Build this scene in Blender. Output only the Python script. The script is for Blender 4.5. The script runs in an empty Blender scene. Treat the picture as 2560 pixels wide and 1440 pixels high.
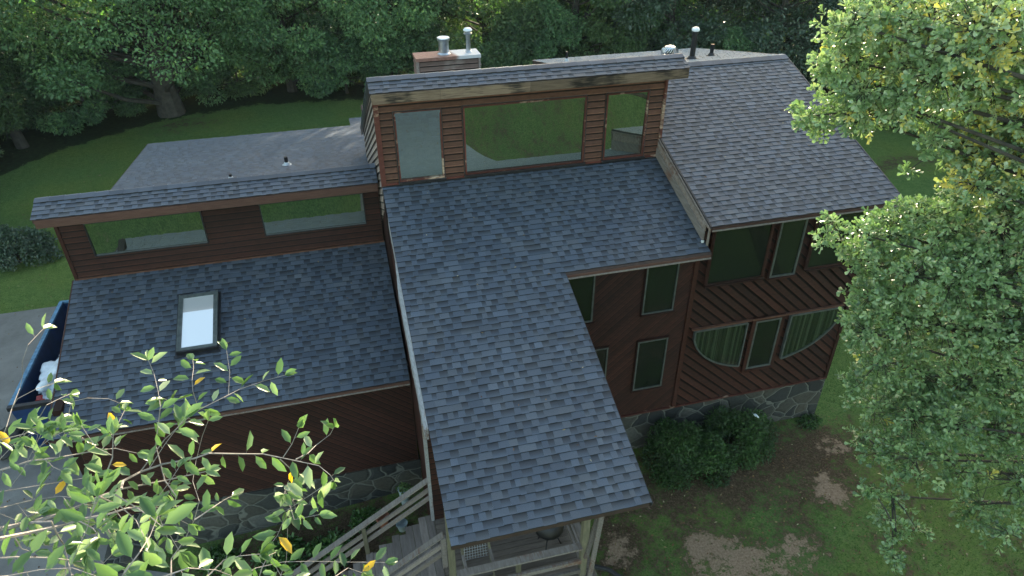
import bpy, bmesh, math, random
import numpy as np
from mathutils import Vector, Matrix
R_ = math.radians
sc = bpy.context.scene
# ------------------------------------------------------------------ camera
F = Vector((0.21025396, 0.80957896, -0.54806495))
RT = Vector((0.96746311, -0.25299906, -0.00257225))
UP = Vector((0.14074235, 0.52969179, 0.83643183))
cd = bpy.data.cameras.new("camera"); cam = bpy.data.objects.new("camera", cd)
sc.collection.objects.link(cam); sc.camera = cam
m = Matrix((RT, UP, -F)).transposed().to_4x4(); m.translation = Vector((-0.80335, -14.56723, 6.6554))
cam.matrix_world = m
cd.lens = 24.66; cd.sensor_width = 36; cd.clip_start = .05; cd.clip_end = 2000
# ------------------------------------------------------------------ sky, sun, exposure
SUN_EL, SUN_AZ = R_(10), R_(28)       # azimuth clockwise from +y: the sun is low behind the wood
w = bpy.data.worlds.new("World"); sc.world = w; w.use_nodes = True
nt = w.node_tree; bg = nt.nodes['Background']
sky = nt.nodes.new('ShaderNodeTexSky'); sky.sky_type = 'NISHITA'; sky.sun_disc = False
sky.sun_elevation = SUN_EL; sky.sun_rotation = SUN_AZ; sky.air_density = 1.0; sky.dust_density = 2.0; sky.ozone_density = 1.2
tint = nt.nodes.new('ShaderNodeMixRGB'); tint.blend_type = 'MULTIPLY'; tint.inputs[0].default_value = 1; tint.inputs[2].default_value = (1.10, 1.02, .86, 1)   # warm multiply takes the blue cast out of the sky
nt.links.new(sky.outputs[0], tint.inputs[1]); nt.links.new(tint.outputs[0], bg.inputs[0]); bg.inputs[1].default_value = 0.15
sl = bpy.data.lights.new("sun", 'SUN'); sl.energy = 2.4; sl.angle = R_(.6); sl.color = (1, .88, .68)
so = bpy.data.objects.new("sun", sl); sc.collection.objects.link(so)
sd = Vector((math.sin(SUN_AZ)*math.cos(SUN_EL), math.cos(SUN_AZ)*math.cos(SUN_EL), math.sin(SUN_EL)))
so.rotation_euler = sd.to_track_quat('Z', 'Y').to_euler()
sc.view_settings.view_transform = 'Standard'; sc.view_settings.look = 'None'
sc.view_settings.gamma = 1; sc.view_settings.exposure = 2.55
sc.render.engine = 'CYCLES'
sc.cycles.max_bounces = 6; sc.cycles.transparent_max_bounces = 4
C = sc.collection
rnd = random.Random(7)
# ------------------------------------------------------------------ materials
def newmat(name):
    m = bpy.data.materials.new(name); m.use_nodes = True
    n = m.node_tree; b = n.nodes['Principled BSDF']
    return m, n, b
def N(n, t, **k):
    o = n.nodes.new('ShaderNode'+t)
    for a, v in k.items(): setattr(o, a, v)
    return o
def noise(n, scale, detail=4, rough=.55, vec=None):
    o = N(n, 'TexNoise'); o.inputs['Scale'].default_value = scale; o.inputs['Detail'].default_value = detail; o.inputs['Roughness'].default_value = rough
    if vec: n.links.new(vec, o.inputs['Vector'])
    return o
def ramp(n, fac, stops):
    r = N(n, 'ValToRGB'); e = r.color_ramp.elements
    while len(e) < len(stops): e.new(.5)
    for i, (p, c) in enumerate(stops):
        e[i].position = p; e[i].color = (*c, 1) if len(c) == 3 else c
    n.links.new(fac, r.inputs[0]); return r.outputs[0]
def mix(n, fac, a, b, mode='MIX'):
    o = N(n, 'MixRGB'); o.blend_type = mode
    for i, v in enumerate((fac, a, b)):
        if isinstance(v, bpy.types.NodeSocket): n.links.new(v, o.inputs[i])
        elif isinstance(v, (int, float)): o.inputs[i].default_value = v if i == 0 else (v, v, v, 1)
        else: o.inputs[i].default_value = (*v, 1)
    return o.outputs[0]
def mathn(n, op, a, b=None, c=None):
    o = N(n, 'Math'); o.operation = op
    for i, v in enumerate((a, b, c)):
        if v is None: continue
        if isinstance(v, bpy.types.NodeSocket): n.links.new(v, o.inputs[i])
        else: o.inputs[i].default_value = v
    return o.outputs[0]
def bump(n, b, h, dist=.01, strength=1.):
    o = N(n, 'Bump'); o.inputs['Distance'].default_value = dist; o.inputs['Strength'].default_value = strength
    n.links.new(h, o.inputs['Height']); n.links.new(o.outputs[0], b.inputs['Normal'])
def objco(n, scale=(1, 1, 1)):
    t = N(n, 'TexCoord'); mp = N(n, 'Mapping'); mp.inputs['Scale'].default_value = scale
    n.links.new(t.outputs['Object'], mp.inputs[0]); return mp.outputs[0]
def attr(n, name='c'):
    a = N(n, 'Attribute'); a.attribute_name = name; s = N(n, 'SeparateColor'); n.links.new(a.outputs['Color'], s.inputs[0])
    return s.outputs[0], s.outputs[1], s.outputs[2], a.outputs['Alpha']
def shingle_mat():
    m, n, b = newmat('asphalt_shingle')
    tone, hue, v, tooth = attr(n)
    dark = (.012, .017, .027); mid = (.037, .050, .074); light = (.085, .110, .152)
    c = ramp(n, tone, [(0, dark), (.45, mid), (1, light)])
    c = mix(n, mathn(n, 'MULTIPLY', hue, .22), c, (.115, .11, .098))
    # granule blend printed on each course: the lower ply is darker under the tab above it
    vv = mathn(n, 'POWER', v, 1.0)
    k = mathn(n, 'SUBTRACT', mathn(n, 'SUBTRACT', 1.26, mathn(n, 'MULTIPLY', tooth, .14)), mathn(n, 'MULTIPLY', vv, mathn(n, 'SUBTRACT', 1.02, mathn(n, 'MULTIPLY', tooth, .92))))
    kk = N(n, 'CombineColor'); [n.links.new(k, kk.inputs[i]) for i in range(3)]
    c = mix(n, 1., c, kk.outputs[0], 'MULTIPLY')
    g = noise(n, 420, 2); co = objco(n); n.links.new(co, g.inputs['Vector'])
    c = mix(n, .55, c, ramp(n, g.outputs[0], [(.3, (.45, .45, .45)), (.7, (1.5, 1.5, 1.5))]), 'MULTIPLY')
    big = noise(n, .7, 3); n.links.new(co, big.inputs['Vector'])
    c = mix(n, .5, c, ramp(n, big.outputs[0], [(.3, (.68, .72, .76)), (.7, (1.22, 1.18, 1.12))]), 'MULTIPLY')
    n.links.new(c, b.inputs['Base Color']); b.inputs['Roughness'].default_value = .66
    b.inputs['Specular IOR Level'].default_value = .5
    b.inputs['Sheen Weight'].default_value = .7; b.inputs['Sheen Roughness'].default_value = .22; b.inputs['Sheen Tint'].default_value = (.72, .86, 1, 1)
    bump(n, b, g.outputs[0], .003, .5)
    return m
def wood_mat(name, a, bcol, scale=(1, 1, 1), tonevar=.35, rough=.75, grain=.6, worn=None, wornamt=.5, edge=.7):
    m, n, b = newmat(name)
    tone, hue, v, al = attr(n)
    co = objco(n, scale)
    g = noise(n, 6, 6, .65, co); f = noise(n, 1.3, 3, .5, objco(n))
    c = mix(n, ramp(n, g.outputs[0], [(.3, (0, 0, 0)), (.7, (1, 1, 1))]), a, bcol)
    if worn:
        fw = ramp(n, mathn(n, 'ADD', mathn(n, 'MULTIPLY', f.outputs[0], .7), mathn(n, 'MULTIPLY', g.outputs[0], .35)), [(wornamt-.04, (0, 0, 0)), (wornamt+.06, (1, 1, 1))])
        c = mix(n, fw, c, worn)
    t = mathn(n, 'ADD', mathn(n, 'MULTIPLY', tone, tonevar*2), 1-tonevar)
    t = mathn(n, 'MULTIPLY', t, mathn(n, 'SUBTRACT', 1., mathn(n, 'MULTIPLY', mathn(n, 'GREATER_THAN', v, .9), .86)))  # strip under the next lap: its shadow and grime painted dark
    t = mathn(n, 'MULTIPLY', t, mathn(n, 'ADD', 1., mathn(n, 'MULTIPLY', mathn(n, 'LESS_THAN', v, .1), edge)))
    kk = N(n, 'CombineColor'); [n.links.new(t, kk.inputs[i]) for i in range(3)]
    c = mix(n, 1., c, kk.outputs[0], 'MULTIPLY')
    n.links.new(c, b.inputs['Base Color']); b.inputs['Roughness'].default_value = rough; b.inputs['Specular IOR Level'].default_value = .25
    bump(n, b, g.outputs[0], .004, grain)
    return m
def plain(name, col, rough=.6, metal=0., var=.25, scale=8, bumpd=.002, spec=.5):
    m, n, b = newmat(name)
    g = noise(n, scale, 4, .6, objco(n))
    c = mix(n, 1., col, ramp(n, g.outputs[0], [(.3, (1-var,)*3), (.7, (1+var,)*3)]), 'MULTIPLY')
    n.links.new(c, b.inputs['Base Color']); b.inputs['Roughness'].default_value = rough; b.inputs['Metallic'].default_value = metal
    b.inputs['Specular IOR Level'].default_value = spec
    if bumpd: bump(n, b, g.outputs[0], bumpd, .6)
    return m
def leaf_mat(name, cols, rough=.5, trans=.35, spec=.5):
    m, n, b = newmat(name)
    tone, hue, v, al = attr(n)
    c = ramp(n, tone, cols)
    n.links.new(c, b.inputs['Base Color']); b.inputs['Roughness'].default_value = rough; b.inputs['Specular IOR Level'].default_value = spec
    tr = N(n, 'BsdfTranslucent'); c2 = mix(n, 1., c, (1.15, 1.3, .7), 'MULTIPLY'); n.links.new(c2, tr.inputs[0])
    mx = N(n, 'MixShader'); mx.inputs[0].default_value = trans
    n.links.new(b.outputs[0], mx.inputs[1]); n.links.new(tr.outputs[0], mx.inputs[2])
    n.links.new(mx.outputs[0], n.nodes['Material Output'].inputs[0])
    return m
def stone_mat():
    m, n, b = newmat('rubble_stone')
    co = objco(n, (1, 1, 1.35)); d = noise(n, 1.6, 2, .5, co)
    ad = N(n, 'MixRGB'); ad.blend_type = 'ADD'; ad.inputs[0].default_value = .35; n.links.new(co, ad.inputs[1]); n.links.new(d.outputs['Color'], ad.inputs[2])
    v1 = N(n, 'TexVoronoi', feature='DISTANCE_TO_EDGE'); v1.inputs['Scale'].default_value = 1.9; n.links.new(ad.outputs[0], v1.inputs['Vector'])
    v2 = N(n, 'TexVoronoi'); v2.inputs['Scale'].default_value = 1.9; n.links.new(ad.outputs[0], v2.inputs['Vector'])
    s = N(n, 'SeparateColor'); n.links.new(v2.outputs['Color'], s.inputs[0])
    c = ramp(n, s.outputs[0], [(0, (.010, .012, .013)), (.4, (.022, .026, .025)), (.75, (.04, .038, .030)), (1, (.065, .068, .062))])
    g = noise(n, 14, 5, .6, co)
    c = mix(n, .7, c, ramp(n, g.outputs[0], [(.3, (.6, .6, .6)), (.7, (1.4, 1.4, 1.4))]), 'MULTIPLY')
    mo = ramp(n, v1.outputs['Distance'], [(.016, (1, 1, 1)), (.04, (0, 0, 0))])
    c = mix(n, mo, c, (.10, .105, .09))
    n.links.new(c, b.inputs['Base Color']); b.inputs['Roughness'].default_value = .85
    h = mathn(n, 'ADD', ramp(n, v1.outputs['Distance'], [(.01, (.35,)*3), (.045, (.0,)*3), (.12, (1,)*3)]), mathn(n, 'MULTIPLY', g.outputs[0], .4))
    bump(n, b, h, .03, .8)
    return m
def glass_mat(name, refl=.5, base=(.012, .014, .012), gcol=(.85, .9, .88)):
    m, n, b = newmat(name)
    b.inputs['Base Color'].default_value = (*base, 1); b.inputs['Roughness'].default_value = .15
    gl = N(n, 'BsdfGlossy'); gl.inputs['Roughness'].default_value = .004; gl.inputs[0].default_value = (*gcol, 1)
    fr = N(n, 'Fresnel'); fr.inputs[0].default_value = 1.5
    f = mathn(n, 'ADD', fr.outputs[0], refl)
    g = noise(n, 1.2, 1, .4, objco(n)); bp = N(n, 'Bump'); bp.inputs['Distance'].default_value = .004; bp.inputs['Strength'].default_value = .08
    n.links.new(g.outputs[0], bp.inputs['Height']); n.links.new(bp.outputs[0], gl.inputs['Normal'])
    mx = N(n, 'MixShader'); n.links.new(f, mx.inputs[0])
    n.links.new(b.outputs[0], mx.inputs[1]); n.links.new(gl.outputs[0], mx.inputs[2])
    n.links.new(mx.outputs[0], n.nodes['Material Output'].inputs[0])
    return m
M = {}
M['shingle'] = shingle_mat()
M['cedar'] = wood_mat('shaded_stained_cedar', (.017, .0055, .0036), (.034, .0106, .0065), (1, 1, 3), tonevar=.42)  # darker cedar copy: shade on the lower walls put into the colour
M['cedar_lit'] = wood_mat('lit_cedar', (.055, .025, .016), (.098, .046, .030), (1, 1, 4), tonevar=.3)  # lighter cedar copy: stronger light painted into the colour
M['trim'] = wood_mat('red_trim', (.06, .018, .013), (.09, .03, .022), (1, 1, 3), worn=(.36, .27, .2), wornamt=.62)
M['fascia'] = wood_mat('weathered_fascia', (.17, .125, .085), (.09, .06, .042), (.5, 3, 7), worn=(.016, .012, .009), wornamt=.53)
M['fascia_brown'] = wood_mat('brown_fascia', (.055, .027, .020), (.085, .044, .034), (.6, 3, 5))
M['grey_wood'] = wood_mat('grey_weathered_wood', (.19, .17, .155), (.11, .092, .082), (4, .6, 4), worn=(.12, .065, .045), wornamt=.64)
M['bare_wood'] = wood_mat('bleached_siding', (.30, .255, .225), (.15, .11, .09), (3, 3, 3), worn=(.16, .08, .055), wornamt=.64)
M['white_edge'] = wood_mat('peeling_white_trim', (.27, .275, .29), (.16, .16, .165), (6, .8, 6), worn=(.14, .08, .06), wornamt=.62)
M['deck'] = wood_mat('grey_deck_board', (.24, .205, .185), (.15, .125, .11), (4, .5, 4), tonevar=.25)
M['deck_floor'] = wood_mat('brown_deck_board', (.15, .125, .105), (.09, .072, .06), (.5, 4, 4), tonevar=.2)
M['post'] = wood_mat('green_tinged_post', (.14, .125, .085), (.08, .075, .05), (4, 4, .6))
M['stone'] = stone_mat()
M['chase'] = wood_mat('chase_boards', (.20, .13, .105), (.12, .075, .06), (.6, 3, 5), worn=(.26, .2, .17), wornamt=.58)
M['glass'] = glass_mat('reflective_glass', .34, (.008, .010, .009), (.82, .92, .86))
M['glass_dark'] = glass_mat('dark_window_glass', .02, (.007, .010, .008), (.28, .36, .28))
M['glass_sky'] = glass_mat('skylight_glass', .5, (.8, .8, .8), (.95, .97, 1))  # near-white base paints extra sky reflection into the pane
M['black'] = plain('black_metal', (.012, .012, .014), .45, .3)
M['rubber'] = plain('black_rubber', (.015, .015, .017), .6)
M['bronze'] = plain('dark_anodised_frame', (.035, .035, .04), .4, .6)
M['alu'] = plain('grey_window_frame', (.085, .098, .094), .5, .4)
M['steel'] = plain('galvanised_steel', (.55, .58, .62), .28, .9, .3, 5)
M['cap'] = plain('white_metal_cap', (.72, .75, .76), .4, .2, .12)
M['lead'] = plain('pale_flashing', (.42, .45, .48), .45, .5)
def chim_mat():
    m, n, b = newmat('rusty_chase_top'); co = objco(n)
    f = noise(n, 1.1, 3, .5, co); g = noise(n, 9, 5, .6, co)
    c = mix(n, ramp(n, g.outputs[0], [(.3, (0,)*3), (.7, (1,)*3)]), (.22, .10, .07), (.33, .18, .14))
    sx = N(n, 'SeparateXYZ'); n.links.new(co, sx.inputs[0])
    k = mathn(n, 'ADD', mathn(n, 'MULTIPLY', mathn(n, 'SUBTRACT', sx.outputs[0], 2.9), 1.6), mathn(n, 'SUBTRACT', f.outputs[0], .5))
    c = mix(n, ramp(n, k, [(.25, (0,)*3), (.5, (1,)*3)]), c, (.6, .58, .58))
    n.links.new(c, b.inputs['Base Color']); b.inputs['Roughness'].default_value = .55; b.inputs['Metallic'].default_value = .2
    return m
M['rust'] = chim_mat()
M['dumpster'] = plain('blue_painted_steel', (.008, .032, .11), .45, .1, .35, 3)
M['dumpster_in'] = plain('dark_inner_steel', (.012, .016, .025), .6, .1, .4)
M['rim'] = plain('pale_blue_rim', (.08, .2, .33), .5, .1, .4)
M['plastic_white'] = plain('white_plastic', (.62, .68, .74), .35, 0, .15, 6)
M['red'] = plain('red_plastic', (.42, .03, .03), .4)
M['card'] = plain('brown_cardboard', (.36, .22, .12), .8)
def curtain_mat():
    m, n, b = newmat('striped_green_curtain'); tone, hue, v, al = attr(n)
    n.links.new(ramp(n, tone, [(0, (.009, .012, .009)), (.5, (.027, .034, .025)), (.8, (.050, .057, .043)), (1, (.085, .09, .075))]), b.inputs['Base Color']); b.inputs['Roughness'].default_value = .9; return m
M['curtain'] = curtain_mat()
M['terracotta'] = plain('terracotta', (.30, .12, .07), .75)
M['blue_white'] = plain('pale_glazed', (.25, .31, .33), .5)
M['bark'] = plain('grey_bark', (.045, .040, .031), .9, 0, .5, 4, .03)
M['twig'] = plain('pale_twig_bark', (.26, .23, .21), .8, 0, .3, 20, .001)
M['soffit'] = plain('brown_soffit', (.04, .022, .015), .8)
def ground_mat():
    m, n, b = newmat('lawn_and_earth'); co = objco(n)
    dirt, forest, meadow, al = attr(n)
    n1 = noise(n, 1.1, 5, .6, co); n2 = noise(n, 22, 5, .7, co); n3 = noise(n, 4.5, 5, .7, co); n5 = noise(n, 60, 3, .7, co)
    grass = ramp(n, n2.outputs[0], [(.28, (.036, .064, .020)), (.5, (.092, .152, .050)), (.75, (.175, .24, .082))])
    grass = mix(n, .65, grass, ramp(n, n3.outputs[0], [(.3, (.62, .7, .55)), (.7, (1.25, 1.2, 1.2))]), 'MULTIPLY')
    low = noise(n, .22, 3, .6, co); grass = mix(n, ramp(n, low.outputs[0], [(.42, (0,)*3), (.64, (1,)*3)]), grass, mix(n, 1., grass, (1.2, 1.04, .9), 'MULTIPLY'))
    earth = ramp(n, n2.outputs[0], [(.3, (.032, .022, .014)), (.5, (.075, .054, .035)), (.72, (.15, .11, .075))])
    tan = ramp(n, n2.outputs[0], [(.3, (.15, .10, .065)), (.7, (.34, .25, .18))]); earth = mix(n, ramp(n, mathn(n, 'ADD', mathn(n, 'MINIMUM', al, .75), mathn(n, 'ADD', mathn(n, 'MULTIPLY', mathn(n, 'SUBTRACT', n3.outputs[0], .5), 2.0), mathn(n, 'MULTIPLY', mathn(n, 'SUBTRACT', n1.outputs[0], .5), 1.6))), [(.42, (0,)*3), (.68, (1,)*3)]), earth, tan)
    k = mathn(n, 'ADD', mathn(n, 'ADD', dirt, mathn(n, 'MULTIPLY', al, .35)), mathn(n, 'ADD', mathn(n, 'MULTIPLY', mathn(n, 'SUBTRACT', n1.outputs[0], .5), 1.0), mathn(n, 'ADD', mathn(n, 'MULTIPLY', mathn(n, 'SUBTRACT', n3.outputs[0], .5), 1.5), mathn(n, 'MULTIPLY', mathn(n, 'SUBTRACT', n2.outputs[0], .5), 1.3))))
    c = mix(n, ramp(n, k, [(.42, (0,)*3), (.70, (1,)*3)]), grass, earth)
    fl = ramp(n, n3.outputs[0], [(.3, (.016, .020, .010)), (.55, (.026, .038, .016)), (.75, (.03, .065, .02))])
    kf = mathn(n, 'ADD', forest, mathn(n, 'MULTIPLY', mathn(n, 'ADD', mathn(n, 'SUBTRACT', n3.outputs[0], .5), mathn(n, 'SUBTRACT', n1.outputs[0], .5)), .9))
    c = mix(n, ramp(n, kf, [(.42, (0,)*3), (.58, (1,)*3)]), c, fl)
    me = ramp(n, n3.outputs[0], [(.3, (.06, .17, .02)), (.7, (.15, .33, .05))])
    c = mix(n, meadow, c, me)
    n.links.new(c, b.inputs['Base Color']); b.inputs['Roughness'].default_value = 1.; b.inputs['Specular IOR Level'].default_value = .0
    bump(n, b, mathn(n, 'ADD', n2.outputs[0], mathn(n, 'MULTIPLY', n5.outputs[0], .5)), .06, .8)
    return m
M['ground'] = ground_mat()
def conc_mat():
    m, n, b = newmat('driveway_concrete'); co = objco(n)
    n1 = noise(n, .8, 5, .65, co); n2 = noise(n, 60, 3, .6, co)
    c = ramp(n, n1.outputs[0], [(.25, (.10, .095, .088)), (.5, (.16, .155, .145)), (.75, (.22, .215, .20))])
    c = mix(n, .5, c, ramp(n, n2.outputs[0], [(.3, (.75,)*3), (.7, (1.2,)*3)]), 'MULTIPLY')
    n.links.new(c, b.inputs['Base Color']); b.inputs['Roughness'].default_value = .85; bump(n, b, n2.outputs[0], .004, .5)
    return m
M['drive'] = conc_mat()
M['leaf_wood'] = leaf_mat('forest_leaf', [(0, (.045, .095, .045)), (.5, (.11, .215, .085)), (.85, (.18, .32, .12)), (1, (.26, .40, .11))], .5, .25)
M['leaf_light'] = leaf_mat('light_forest_leaf', [(0, (.045, .085, .035)), (.5, (.085, .15, .055)), (1, (.17, .26, .09))], .55, .35)
M['leaf_far'] = leaf_mat('sunny_far_leaf', [(0, (.09, .15, .03)), (1, (.24, .34, .07))], .6, .4)
M['leaf_dark'] = leaf_mat('evergreen_leaf', [(0, (.022, .044, .024)), (.6, (.045, .085, .045)), (1, (.10, .145, .09))], .35, .12, .7)
M['leaf_bush'] = leaf_mat('bush_leaf', [(0, (.010, .028, .006)), (.6, (.032, .085, .015)), (1, (.075, .16, .03))], .5, .2)
M['leaf_oak'] = leaf_mat('oak_leaf', [(0, (.06, .12, .045)), (.35, (.15, .25, .10)), (.75, (.28, .40, .185)), (.93, (.42, .50, .30)), (.96, (.46, .46, .10)), (1, (.66, .56, .14))], .38, .22, .9)  # yellow end of the ramp paints sunlit leaves
M['leaf_near'] = leaf_mat('broad_leaf', [(0, (.045, .10, .03)), (.5, (.12, .21, .075)), (.85, (.23, .33, .16)), (.93, (.36, .43, .27)), (.95, (.62, .38, .03)), (1, (.70, .42, .03))], .33, .35, .7)
M['grassblade'] = leaf_mat('grass_blade', [(0, (.02, .045, .01)), (.5, (.045, .10, .02)), (.9, (.09, .15, .04)), (1, (.25, .2, .1))], .7, .3, .2)
# ------------------------------------------------------------------ mesh helpers
class MB:
    def __init__(s): s.v = []; s.f = []; s.c = []
    def face(s, pts, c=(.5, .5, .5, 1)):
        k = len(s.v); s.v += [tuple(p) for p in pts]; s.f.append(tuple(range(k, k+len(pts))))
        s.c += c if isinstance(c, list) else [c]*len(pts)
        return s
    def hexa(s, p, c=(.5, .5, .5, 1)):   # p: 4 bottom, 4 top
        for q in ((3, 2, 1, 0), (4, 5, 6, 7), (0, 1, 5, 4), (1, 2, 6, 5), (2, 3, 7, 6), (3, 0, 4, 7)): s.face([p[i] for i in q], c)
        return s
    def box(s, a, b, c=None):
        (x0, y0, z0), (x1, y1, z1) = a, b
        c = c or (rnd.random(), rnd.random(), .5, 1)
        s.hexa([(x0, y0, z0), (x1, y0, z0), (x1, y1, z0), (x0, y1, z0), (x0, y0, z1), (x1, y0, z1), (x1, y1, z1), (x0, y1, z1)], c); return s
    def beam(s, a, b, w, h, up=(0, 0, 1), c=None):   # box along a->b, w across, h along up
        a = Vector(a); b = Vector(b); d = (b-a).normalized(); sd = d.cross(Vector(up)).normalized(); u = sd.cross(d)
        c = c or (rnd.random(), rnd.random(), .5, 1)
        q = lambda p, i, j: p+sd*(w/2*i)+u*(h/2*j)
        s.hexa([q(a, -1, -1), q(a, 1, -1), q(b, 1, -1), q(b, -1, -1), q(a, -1, 1), q(a, 1, 1), q(b, 1, 1), q(b, -1, 1)], c); return s
    def tube(s, pts, rad, n=8, cap=True, c=(.5, .5, .5, 1)):
        pts = [Vector(p) for p in pts]; rings = []
        for i, p in enumerate(pts):
            d = (pts[min(i+1, len(pts)-1)]-pts[max(i-1, 0)]).normalized()
            a = d.orthogonal().normalized() if i == 0 else (pa-d*pa.dot(d)).normalized()
            pa = a; bb = d.cross(a); r = rad[i] if isinstance(rad, (list, tuple)) else rad
            rings.append([p+a*(r*math.cos(t*2*math.pi/n))+bb*(r*math.sin(t*2*math.pi/n)) for t in range(n)])
        k = len(s.v); 
        for rg in rings: s.v += [tuple(p) for p in rg]
        s.c_idx = None
        for i in range(len(rings)-1):
            for t in range(n):
                s.f.append((k+i*n+t, k+i*n+(t+1) % n, k+(i+1)*n+(t+1) % n, k+(i+1)*n+t)); s.c += [c]*4
        if cap:
            s.f.append(tuple(k+t for t in reversed(range(n)))); s.c += [c]*n
            s.f.append(tuple(k+(len(rings)-1)*n+t for t in range(n))); s.c += [c]*n
        return s
    def lathe(s, prof, o, n=24, c=(.5, .5, .5, 1)):
        s.tube([(o[0], o[1], o[2]+z+i*1e-6) for i, (r, z) in enumerate(prof)], [max(r, 1e-4) for r, z in prof], n, True, c); return s
    def build(s, name, mat, parent=None, smooth=False):
        me = bpy.data.meshes.new(name); me.from_pydata(s.v, [], s.f); 
        a = me.color_attributes.new('c', 'FLOAT_COLOR', 'CORNER')
        a.data.foreach_set('color', np.array(s.c, dtype=np.float32).ravel())
        if smooth: me.polygons.foreach_set('use_smooth', [True]*len(s.f))
        me.materials.append(mat); me.update()
        o = bpy.data.objects.new(name, me); C.objects.link(o)
        if parent: attach(o, parent)
        return o
def wl(o):
    x = Vector((0, 0, 0))
    while o: x = x+o.location; o = o.parent
    return x
def attach(o, p):       # meshes are built in world coordinates; keep them there under their thing
    o.parent = p; o.location = -wl(p) if o.location.length == 0 else o.location
def tag(o, label, cat, group=None, kind=None):
    if label: o['label'] = label
    if cat: o['category'] = cat
    if group: o['group'] = group
    if kind: o['kind'] = kind
    return o
def empty(name, loc, label, cat, group=None):
    o = bpy.data.objects.new(name, None); C.objects.link(o); o.location = loc; o.empty_display_size = .3
    return tag(o, label, cat, group)
def faces_np(name, V, Fc, col, mat, parent=None, loops=None):
    me = bpy.data.meshes.new(name); me.vertices.add(len(V)); me.vertices.foreach_set('co', V.astype(np.float32).ravel())
    k = Fc.shape[1]; nf = len(Fc); me.loops.add(nf*k); me.polygons.add(nf)
    me.loops.foreach_set('vertex_index', Fc.astype(np.int32).ravel())
    me.polygons.foreach_set('loop_start', np.arange(0, nf*k, k, dtype=np.int32)); me.polygons.foreach_set('loop_total', np.full(nf, k, dtype=np.int32))
    a = me.color_attributes.new('c', 'FLOAT_COLOR', 'POINT'); a.data.foreach_set('color', col.astype(np.float32).ravel())
    me.materials.append(mat); me.update(); me.validate()
    o = bpy.data.objects.new(name, me); C.objects.link(o)
    if parent: attach(o, parent)
    return o
RS = np.random.RandomState(11)
def rot_frames(nrm, spin):   # orthonormal frames with z=nrm
    n = nrm/np.linalg.norm(nrm, axis=1, keepdims=True)
    h = np.where(np.abs(n[:, 2:3]) < .9, np.array([[0, 0, 1.]]), np.array([[1., 0, 0]]))
    a = np.cross(h, n); a /= np.linalg.norm(a, axis=1, keepdims=True); b = np.cross(n, a)
    c, s = np.cos(spin)[:, None], np.sin(spin)[:, None]
    return a*c+b*s, b*c-a*s, n
def leaves(P, axis, nrm, L, W, tone, shape='oval', fold=.25):
    """one leaf per row: midrib start P, direction axis, normal nrm; returns V,F,col (two folded quads+tips)"""
    ax = axis/np.linalg.norm(axis, axis=1, keepdims=True); n = nrm-ax*np.sum(nrm*ax, axis=1, keepdims=True); n /= np.linalg.norm(n, axis=1, keepdims=True)+1e-9
    sd = np.cross(ax, n); L = L[:, None]; W = W[:, None]
    if shape == 'oval':
        m0, m1 = P, P+ax*L-n*L*.12; mid = P+ax*L*.5+n*L*.02
        l1 = P+ax*L*.28+sd*W*.42+n*W*fold; l2 = P+ax*L*.68+sd*W*.40+n*(W*fold-L*.03)
        r1 = P+ax*L*.28-sd*W*.42+n*W*fold; r2 = P+ax*L*.68-sd*W*.40+n*(W*fold-L*.03)
    else:   # oak: narrow base, broad lobed tip
        m0, m1 = P, P+ax*L-n*L*.08; mid = P+ax*L*.5
        l1 = P+ax*L*.40+sd*W*.22+n*W*fold*.5; l2 = P+ax*L*.86+sd*W*.55+n*W*fold
        r1 = P+ax*L*.40-sd*W*.22+n*W*fold*.5; r2 = P+ax*L*.86-sd*W*.55+n*W*fold
    V = np.stack([m0, l1, l2, m1, r2, r1], 1).reshape(-1, 3); k = np.arange(len(P))[:, None]*6
    Fc = np.concatenate([k+np.array([[0, 1, 2, 3]]), k+np.array([[0, 3, 4, 5]])], 0)
    col = np.ones((len(P), 6, 4)); col[:, :, 0] = tone[:, None]; col[:, :, 1] = RS.rand(len(P))[:, None]
    return V, Fc, col.reshape(-1, 4)

# ================================================================== terrain (setting)
def sst(a, b, x): t = np.clip((x-a)/(b-a), 0, 1); return t*t*(3-2*t)
def hgt(x, y):
    x = np.asarray(x, float); y = np.asarray(y, float)
    z = -7.3-.55*(1-sst(-6.5, 2.5, x))
    z = z*(1-sst(6, 14, y))+(-7.6)*sst(6, 14, y)
    z = z+1.2*sst(26, 40, y-.0*x)*sst(-8, -30, x)+.06*np.sin(x*.35)*np.cos(y*.3)
    z = z-4*sst(45, 160, y)
    return z
LAWN_EDGE = [(-40, -9), (-24, 10), (-20, 17), (-17.6, 21.5), (-15.5, 25), (-10.5, 29), (-6, 30), (0, 29.8), (6, 29), (12, 27), (18, 24.5), (24, 21), (30, 16.5), (36, 10), (44, 0), (60, -20)]
def edge_y(x):
    xs = [p[0] for p in LAWN_EDGE]; ys = [p[1] for p in LAWN_EDGE]; return np.interp(x, xs, ys)
def gax(lo, hi, fine_lo, fine_hi, step):
    a = list(np.arange(fine_lo, fine_hi, step)); s = step
    x = fine_hi
    while x < hi: a.append(x); s *= 1.25; x += s
    a.append(hi); x = fine_lo; s = step; b = []
    while x > lo: s *= 1.25; x -= s; b.append(max(x, lo))
    return np.array(sorted(set(b+a)))
gx = gax(-300, 300, -26, 34, .4); gy = gax(-120, 380, -13, 36, .4)
X, Y = np.meshgrid(gx, gy); Z = hgt(X, Y)
V = np.stack([X, Y, Z], -1).reshape(-1, 3); nx = len(gx); ny = len(gy)
idx = (np.arange(ny-1)[:, None]*nx+np.arange(nx-1)[None]).ravel(); Fc = np.stack([idx, idx+1, idx+nx+1, idx+nx], 1)
def blob(cx, cy, rx, ry, p=1.): return p*np.exp(-(((X-cx)/rx)**2+((Y-cy)/ry)**2))
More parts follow.
